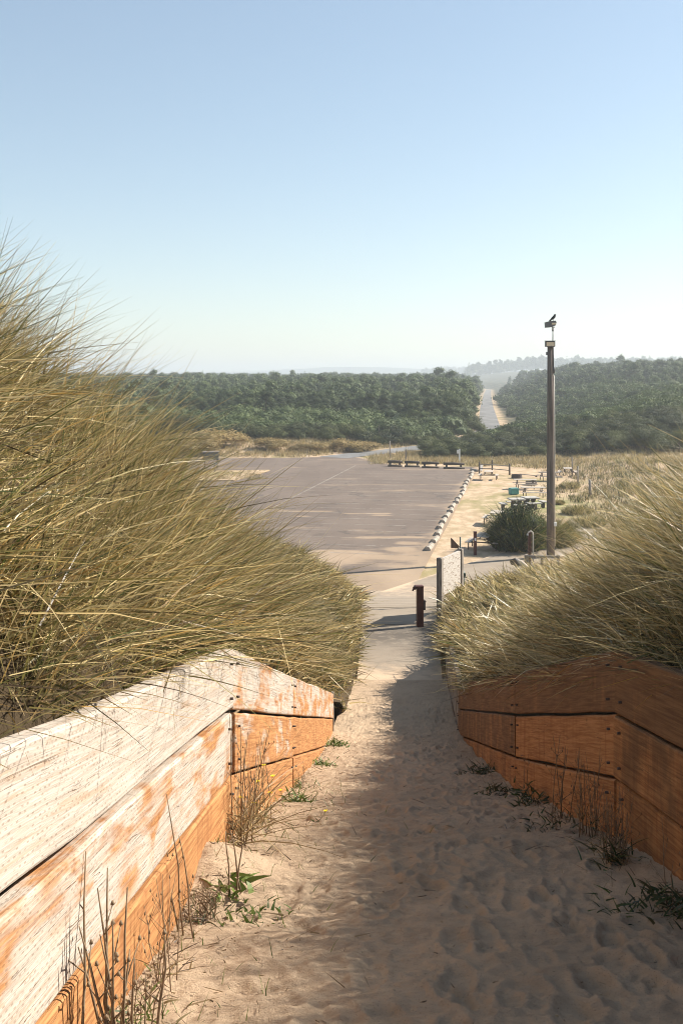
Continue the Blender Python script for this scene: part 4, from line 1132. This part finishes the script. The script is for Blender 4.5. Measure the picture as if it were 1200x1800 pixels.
mb = MB(); mb.box((fxx, -.2, fz), (.49, .2, .28), 0, .02); mb.box((fxx, -.06, fz-.02), (.2, .16, .12), 0, .02); mb.tube([(fxx, -.02, fz-.12), (0, -.08, fz-.3)], .03, 7); fl = mb.build('floodlight', M['grey_metal'], o)
mb = MB(); mb.box((fxx, -.305, fz), (.39, .014, .19), 0, .004); mb.build('lens', M['lamp_glass'], fl)
mb = MB(); mb.box((fxx, -.22, fz+.155), (.53, .26, .025), 0, .006); mb.build('visor', M['grey_metal'], fl)
mb = MB(); mb.tube([(pxl(970.5), -.02, pz(612)), (pxl(971), -.02, pz(578))], .026, 8); mb.tube([(pxl(970.6), -.02, pz(582.5)), (pxl(970.9), -.02, pz(579))], .045, 8); mb.build('riser', M['grey_metal'], o)
hz_ = pz(570); hx_ = pxl(966.5)
mb = MB()
pr = [(-.26, .10), (-.24, -.17), (.02, -.15), (.24, -.06), (.27, .09), (.23, .17), (-.02, .165)]
n = len(pr); V = [(hx_+a, -.2, hz_+b) for a, b in pr]+[(hx_+a, .2, hz_+b) for a, b in pr]
mb.add(V, [tuple(range(n)), tuple(range(2*n-1, n-1, -1))]+[(i, n+i, n+(i+1) % n, (i+1) % n) for i in range(n)]); fl = mb.build('floodlight', M['grey_metal'], o)
mb = MB(); mb.box((hx_+.14, -.206, hz_+.02), (.22, .014, .09), 0, .004); mb.build('lens', M['lamp_glass'], fl)
mb = MB(); mb.box((pxl(970.5), -.02, pz(577)), (.09, .12, .16), 0, .02); mb.box((pxl(972.5), -.03, pz(575)), (.12, .05, .05), 0, .01); mb.build('bracket', M['steel'], o)
b0 = Vector((PX+pxl(971.5), PY-.02, hz_+.168))
mb = MB()
S_ = 1.18
spine = [(-.19, 0, .0), (-.12, 0, .045), (-.05, 0, .10), (.02, .0, .15), (.06, 0, .2), (.075, 0, .235), (.085, 0, .262), (.105, 0, .265), (.135, 0, .258), (.165, 0, .245)]
rads = [(.012, .03), (.022, .035), (.05, .052), (.062, .062), (.055, .055), (.042, .042), (.043, .043), (.033, .03), (.014, .014), (.003, .003)]
mb.tube([Vector(p)*S_ for p in spine], [(a*S_, b*S_) for a, b in rads], 12)
for s_ in (-.025, .025):
    mb.tube([Vector((-.005, s_, .1))*S_, Vector((.01, s_, .04))*S_, Vector((.0, s_, 0))*S_], [.014, .007, .006], 6)
    for q in (-.035, .0, .035): mb.tube([Vector((0, s_, .003))*S_, Vector((.04, s_+q*.5, .002))*S_], [.006, .004], 5)
o = mb.build('bird', M['crow']); o.location = b0; o.rotation_euler = (0, 0, .35)
tag(o, 'black crow-like bird perched on the top floodlight of the lamp pole', 'bird')

# information board and marker beyond the left dune
x, y = onlot(371, 828); y = 99; x = (371-600)/F*y
o = empty('information_board', (x, y, 0), .15, 'dark information board seen through grass at the left end of the car park', 'sign')
mb = MB(); mb.box((0, 0, 1.25), (1.55, .08, .8), 0, .02); mb.build('panel', M['grey_metal'], o)
for s_ in (-.62, .62):
    mb = MB(); mb.box((s_, .08, .8), (.1, .08, 1.7), 0, .01); mb.build('post', M['dark_wood'], o)
mb = MB(); mb.prism([(-.16, 0), (.16, 0), (0, .12)], (-.85, 0, 1.66), (.85, 0, 1.66)); mb.build('cap', M['grey_wood'], o)
x, y = onlot(377, 832)
o = empty('pay_station', (x, y, .1), .1, 'short dark post with grey plate on the sandy island left of the car park', 'post')
mb = MB(); mb.box((0, 0, .4), (.1, .1, 1.0), 0, .01); mb.build('shaft', M['dark_wood'], o)
mb = MB(); mb.box((.12, -.06, .82), (.34, .04, .2), 0, .01, rx=-.4); mb.build('plate', M['steel'], o)

# ------------------------------------------------------------------ weeds along the walls
GREENW = np.array([(.06, .10, .02), (.10, .15, .03), (.14, .19, .04)])
def sz_at(x, y): return float(sand_height(np.array(x), np.array(y)))
def weed(name, label, cat, x, y, seed, stalks=0, sh=.5, lvs=0, ll=.1, lw=.02, flowers=0, dry=0, twigs=True, leaf_cols=None, az=None, group=None, sr=.0022):
    rg = np.random.default_rng(seed); z = sz_at(x, y)-.01
    if name == 'green_weed': ll *= rg.uniform(.4, .65); lw *= .65; lvs = int(lvs*rg.uniform(1.2, 2.2))
    root = empty(name, (x, y, z), 0, label, cat, group)
    if stalks:
        mb = MB(); tips = []
        for i in range(stalks):
            a = rg.uniform(0, 6.28) if az is None else az+rg.normal(0, .5); t = abs(rg.normal(.12, .12)); h = sh*rg.uniform(.55, 1.05)
            bx_, by_ = rg.normal(0, .035, 2)
            P = []
            for q in np.linspace(0, 1, 5): P.append((bx_+math.cos(a)*math.sin(t)*h*q**1.3+rg.normal(0, .004), by_+math.sin(a)*math.sin(t)*h*q**1.3+rg.normal(0, .004), h*q))
            mb.tube(P, [sr*1.3, sr*1.1, sr, sr*.8, sr*.45], 5); tips.append(P[-1])
            if twigs:
                for q in range(rg.integers(2, 6)):
                    k = rg.integers(1, 4); b_ = Vector(P[k]); an = rg.uniform(0, 6.28); l = rg.uniform(.03, .11)
                    e_ = b_+Vector((math.cos(an)*l*.7, math.sin(an)*l*.7, l*.75)); mb.tube([b_, e_], [sr*.6, sr*.35], 4)
                    mb.tube([e_, e_+Vector((0, 0, .012))], [sr*1.6, sr*.6], 5)
        mb.build('stalks', M['stalk'], root)
    if lvs:
        a = rg.uniform(0, 6.28, lvs); n = lvs
        V, Fs, k = blades(rg, np.stack([rg.normal(0, .05 if name != 'green_weed' else .085, n), rg.normal(0, .05 if name != 'green_weed' else .085, n), rg.uniform(-.02, .04 if not stalks else sh*.22, n)], 1), a, rg.uniform(.4, 1.3, n), ll*rg.uniform(.5, 1.2, n), lw*rg.uniform(.6, 1.3, n), rg.uniform(.1, .5, n), 4)
        pal = GREENW if leaf_cols is None else np.array(leaf_cols); c = pal[rg.integers(0, len(pal), n)]*rg.uniform(.7, 1.25, (n, 1))
        link('leaves', np_mesh('leaves', V, Fs, np.repeat(c, k, 0)), M['weed'], root)
    if flowers:
        for i in range(flowers):
            mb = MB(); fx_, fy_ = rg.normal(0, .07, 2); h = sh*rg.uniform(.5, .85)
            mb.tube([(fx_*.3, fy_*.3, 0), (fx_*.8, fy_*.8, h*.6), (fx_, fy_, h)], [.0018, .0016, .0014], 5)
            st = mb.build('flower_stem', M['green_stem'], root)
            mb = MB()
            for q in range(11):
                an = q*2*math.pi/11+rg.normal(0, .1); l = rg.uniform(.015, .02); d_ = Vector((math.cos(an), math.sin(an), .35)); s_ = Vector((-math.sin(an), math.cos(an), 0))*.0045
                c0 = Vector((fx_, fy_, h)); mb.add([c0, c0+d_*l*.6-s_, c0+d_*l, c0+d_*l*.6+s_, c0+d_*l*.55+Vector((0, 0, .002))], [(0, 1, 4), (1, 2, 4), (2, 3, 4), (3, 0, 4)])
            mb.tube([(fx_, fy_, h-.004), (fx_, fy_, h+.005)], [.006, .007], 8); mb.build('flower_head', M['yellow'], st)
    return root
M['stalk'] = simple('dry_stalk', (.2, .14, .085), .85, .35, 40)
M['green_stem'] = simple('green_stem', (.09, .11, .03), .7, .2, 30)
M['yellow'] = simple('yellow_petal', (.72, .52, .03), .6, .15, 60)
STRAW = [(.34, .25, .12), (.42, .32, .17), (.22, .16, .08)]
DARKG = [(.03, .05, .015), (.05, .08, .02), (.09, .08, .035)]
def wl_xy(u, Y, off=.05):      # beside the left wall
    return float(xL(Y))+off, Y
def w_at(dl, Y): return float(xL(Y))+dl, Y
def r_at(dr, Y): return float(xR(Y))-dr, Y
x, y = w_at(.13, 2.98); weed('dry_weed', 'tall clump of bare brown stalks in front of the pale boards, lower left corner', 'weed', x, y, 1, 11, .6, 10, .25, .004, leaf_cols=STRAW, sr=.0045)
x, y = w_at(.06, 4.25); weed('dry_weed', 'single upright dark stalk against the orange lower board', 'weed', x, y, 2, 4, .62, 8, .2, .004, leaf_cols=STRAW, sr=.0035)
x, y = w_at(.1, 3.7); weed('dry_weed', 'thin nodding seed stalks before the orange lower board', 'weed', x, y, 3, 6, .42, 14, .25, .004, leaf_cols=STRAW, sr=.002)
x, y = w_at(.19, 4.72); weed('dock_plant', 'upright leafy green plant on the sand beside the little sand heap', 'plant', x, y, 4, 3, .3, 20, .11, .026, twigs=False, sr=.004)
x, y = w_at(.07, 5.75); weed('dry_grass_bunch', 'drooping bunch of dry grass hanging at the left wall corner', 'grass', x, y, 5, 6, .75, 110, .62, .006, leaf_cols=STRAW, sr=.003)
x, y = w_at(.09, 6.25); weed('flowering_weed', 'yellow flowering weed nearest the left wall corner', 'flower', x, y, 6, 6, .42, 60, .2, .006, 5, leaf_cols=STRAW+[(.08, .1, .03)], sr=.0025)
x, y = w_at(.06, 6.7); weed('flowering_weed', 'taller weed with two small yellow flowers before the second board', 'flower', x, y, 7, 6, .62, 30, .2, .006, 2, leaf_cols=STRAW, sr=.0025)
x, y = w_at(.42, 6.7); weed('flowering_weed', 'tiny single yellow flower out on the sand', 'flower', x, y, 8, 0, .13, 10, .06, .008, 1)
x, y = w_at(.13, 8.0); weed('green_weed', 'bright green leafy weed at the base of the left wall, middle section', 'plant', x, y, 9, 0, .2, 70, .16, .026, 1)
x, y = w_at(.08, 9.4); weed('green_weed', 'small green weed by the vertical board joint of the left wall', 'plant', x, y, 10, 3, .25, 34, .16, .016)
x, y = w_at(.1, 11.2); weed('green_weed', 'dusty green weed at the left wall, second before its far end', 'plant', x, y, 11, 0, .2, 60, .2, .022)
x, y = w_at(.12, 13.3); weed('green_weed', 'green weed at the far end of the left wall', 'plant', x, y, 12, 0, .2, 60, .22, .026)
x, y = w_at(.1, 3.25); weed('green_weed', 'tufty green weed at the foot of the left wall, bottom of the picture', 'plant', x, y, 13, 4, .22, 60, .14, .012, leaf_cols=[(.07, .11, .025), (.13, .17, .04), (.3, .24, .12)])
x, y = w_at(.12, 4.45); weed('dry_weed', 'low tangled dark weed where the orange board meets the sand', 'weed', x, y, 14, 14, .16, 50, .12, .006, leaf_cols=[(.12, .08, .05), (.07, .08, .03)], sr=.0016)
x, y = w_at(.3, 4.5); weed('green_weed', 'small round-leaved green weed below the leafy dock plant', 'plant', x, y, 15, 0, .1, 36, .09, .02)
x, y = r_at(.1, 5.95); weed('dry_weed', 'tangled dry stalks in shade at the right wall corner', 'weed', x, y, 20, 14, .5, 40, .14, .005, leaf_cols=STRAW+DARKG, sr=.0022)
x, y = r_at(.1, 6.7); weed('dry_weed', 'tallest dry stalk before the right wall, left of its corner', 'weed', x, y, 21, 5, .62, 20, .2, .006, leaf_cols=DARKG, sr=.003)
x, y = r_at(.12, 7.6); weed('green_weed', 'dark green weed in shade at the right wall, with one upright stalk', 'plant', x, y, 22, 2, .45, 90, .18, .02, leaf_cols=DARKG)
x, y = r_at(.18, 8.6); weed('green_weed', 'low dark green weed on shaded sand, middle of the right wall', 'plant', x, y, 23, 0, .2, 80, .16, .018, leaf_cols=DARKG)
x, y = r_at(.12, 10.2); weed('green_weed', 'low dark weed at the right wall, farthest from the camera', 'plant', x, y, 24, 0, .2, 90, .2, .018, leaf_cols=DARKG)
x, y = r_at(.3, 6.2); weed('green_weed', 'flat dark weed out on the shaded sand by the right wall corner', 'plant', x, y, 25, 3, .2, 60, .14, .014, leaf_cols=DARKG)
x, y = r_at(.16, 5.3); weed('dry_weed', 'dense dark tangle of weeds at the right wall below its corner', 'weed', x, y, 26, 22, .4, 110, .16, .008, leaf_cols=DARKG+STRAW[:1], sr=.002)
x, y = r_at(.35, 4.55); weed('green_weed', 'small green tuft on shaded sand, lower right', 'plant', x, y, 27, 0, .15, 50, .13, .01, leaf_cols=DARKG+[(.08, .12, .03)])
x, y = r_at(.14, 4.5); weed('green_weed', 'dark leafy weed against the right wall at the picture edge', 'plant', x, y, 28, 6, .4, 90, .14, .018, leaf_cols=DARKG)

def litter():
    """grass sprouts and bits of dead stem strewn on the sand"""
    rg = np.random.default_rng(9); n = 3600
    y = 2.3+rg.random(n)**1.4*12; t = rg.random(n)
    dl = np.where(t < .3, np.abs(rg.normal(.0, .07, n)), np.where(t < .6, np.abs(rg.normal(.1, .28, n)), np.where(t < .85, (xR(y)-xL(y))-np.abs(rg.normal(.05, .2, n)), rg.uniform(.1, 1.8, n))))
    x = np.clip(xL(y)+dl, xL(y)+.03, xR(y)-.03); z = sand_height(x, y)
    V, Fs, k = blades(rg, np.stack([x, y, z+.004], 1), rg.uniform(0, 6.28, n), rg.uniform(1.2, 1.62, n), np.where(rg.random(n) < .7, rg.uniform(.006, .03, n), rg.uniform(.03, .14, n)), rg.uniform(.002, .007, n), rg.uniform(0, .05, n), 2)
    c = np.array([(.10, .07, .045), (.2, .14, .08), (.3, .22, .12)])[rg.integers(0, 3, n)]
    m = 320; y2 = 2.3+rg.random(m)**1.2*7; x2 = np.clip(xL(y2)+np.abs(rg.normal(.15, .32, m)), xL(y2)+.03, xR(y2)-.05); z2 = sand_height(x2, y2)
    V2, F2, k2 = blades(rg, np.stack([x2, y2, z2-.005], 1), rg.uniform(0, 6.28, m), rg.uniform(.1, .8, m), rg.uniform(.03, .11, m), rg.uniform(.0025, .006, m), rg.uniform(0, .3, m), 2)
    c2 = GREENW[rg.integers(0, 3, m)]*1.1
    o = link('plant_litter', np_mesh('plant_litter', np.concatenate([V, V2]), np.concatenate([Fs, F2+len(V)]), np.concatenate([np.repeat(c, k, 0), np.repeat(c2, k2, 0)])), M['weed'])
    tag(o, 'sparse green sprouts and bits of dead stem strewn on the sand path', 'litter', kind='stuff')
litter()

# ------------------------------------------------------------------ haze
def haze():
    mb = MB(); x0, x1, y0, y1, z0, z1 = -2600, 2600, -60, 4600, -6, 64
    mb.box(((x0+x1)/2, (y0+y1)/2, (z0+z1)/2), (x1-x0, y1-y0, z1-z0))
    t = NT('haze'); pv = t.n('ShaderNodeVolumePrincipled')
    pv.inputs['Color'].default_value = (.68, .735, .79, 1); pv.inputs['Density'].default_value = .0006; pv.inputs['Anisotropy'].default_value = .2
    t.t.links.new(pv.outputs[0], t.out.inputs['Volume'])
    o = mb.build('haze', t.m); tag(o, kind='stuff')
haze()

# ------------------------------------------------------------------ light, sky, camera
EL = math.radians(36); AZ = math.radians(22)        # sun to the right, a little ahead
sd = Vector((math.cos(EL)*math.cos(AZ), math.cos(EL)*math.sin(AZ), math.sin(EL)))
L = bpy.data.lights.new('sun', 'SUN'); L.energy = 5.0; L.angle = math.radians(.5); L.color = (1, .93, .82)
lo = bpy.data.objects.new('sun', L); COL.objects.link(lo); lo.rotation_euler = sd.to_track_quat('Z', 'Y').to_euler()
W = bpy.data.worlds.new('World'); S.world = W; W.use_nodes = True
nt = W.node_tree; nt.nodes.clear()
sky = nt.nodes.new('ShaderNodeTexSky'); sky.sky_type = 'NISHITA'; sky.sun_disc = False
sky.sun_elevation = EL; sky.sun_rotation = math.atan2(sd.x, sd.y); sky.air_density = 1.0; sky.dust_density = .35; sky.ozone_density = 1.0
bg = nt.nodes.new('ShaderNodeBackground'); bg.inputs[1].default_value = .116
wo = nt.nodes.new('ShaderNodeOutputWorld'); gm = nt.nodes.new('ShaderNodeGamma'); gm.inputs[1].default_value = .74; nt.links.new(sky.outputs[0], gm.inputs[0]); wbn = nt.nodes.new('ShaderNodeMix'); wbn.data_type = 'RGBA'; wbn.blend_type = 'MULTIPLY'; wbn.inputs[0].default_value = 1; wbn.inputs[7].default_value = (.985, 1.012, .995, 1); nt.links.new(gm.outputs[0], wbn.inputs[6]); nt.links.new(wbn.outputs[2], bg.inputs[0]); nt.links.new(bg.outputs[0], wo.inputs[0])
cam = bpy.data.cameras.new('camera'); co = bpy.data.objects.new('camera', cam); COL.objects.link(co); S.camera = co
co.location = (0, 0, H); co.rotation_euler = (math.radians(90), 0, 0)
cam.sensor_fit = 'VERTICAL'; cam.sensor_height = 36; cam.lens = 36*F/1800; cam.shift_y = -(900-HOR)/1800
cam.clip_end = 20000; cam.clip_start = .05
vs = S.view_settings; vs.view_transform = 'Standard'; vs.look = 'None'; vs.gamma = 1; vs.exposure = 1.12; vs.use_curve_mapping = False
S.cycles.use_denoising = True; S.cycles.filter_width = 1.0
try: S.cycles.denoiser = 'OPENIMAGEDENOISE'
except Exception: pass
S.cycles.max_bounces = 8; S.cycles.transparent_max_bounces = 8; S.cycles.volume_bounces = 1
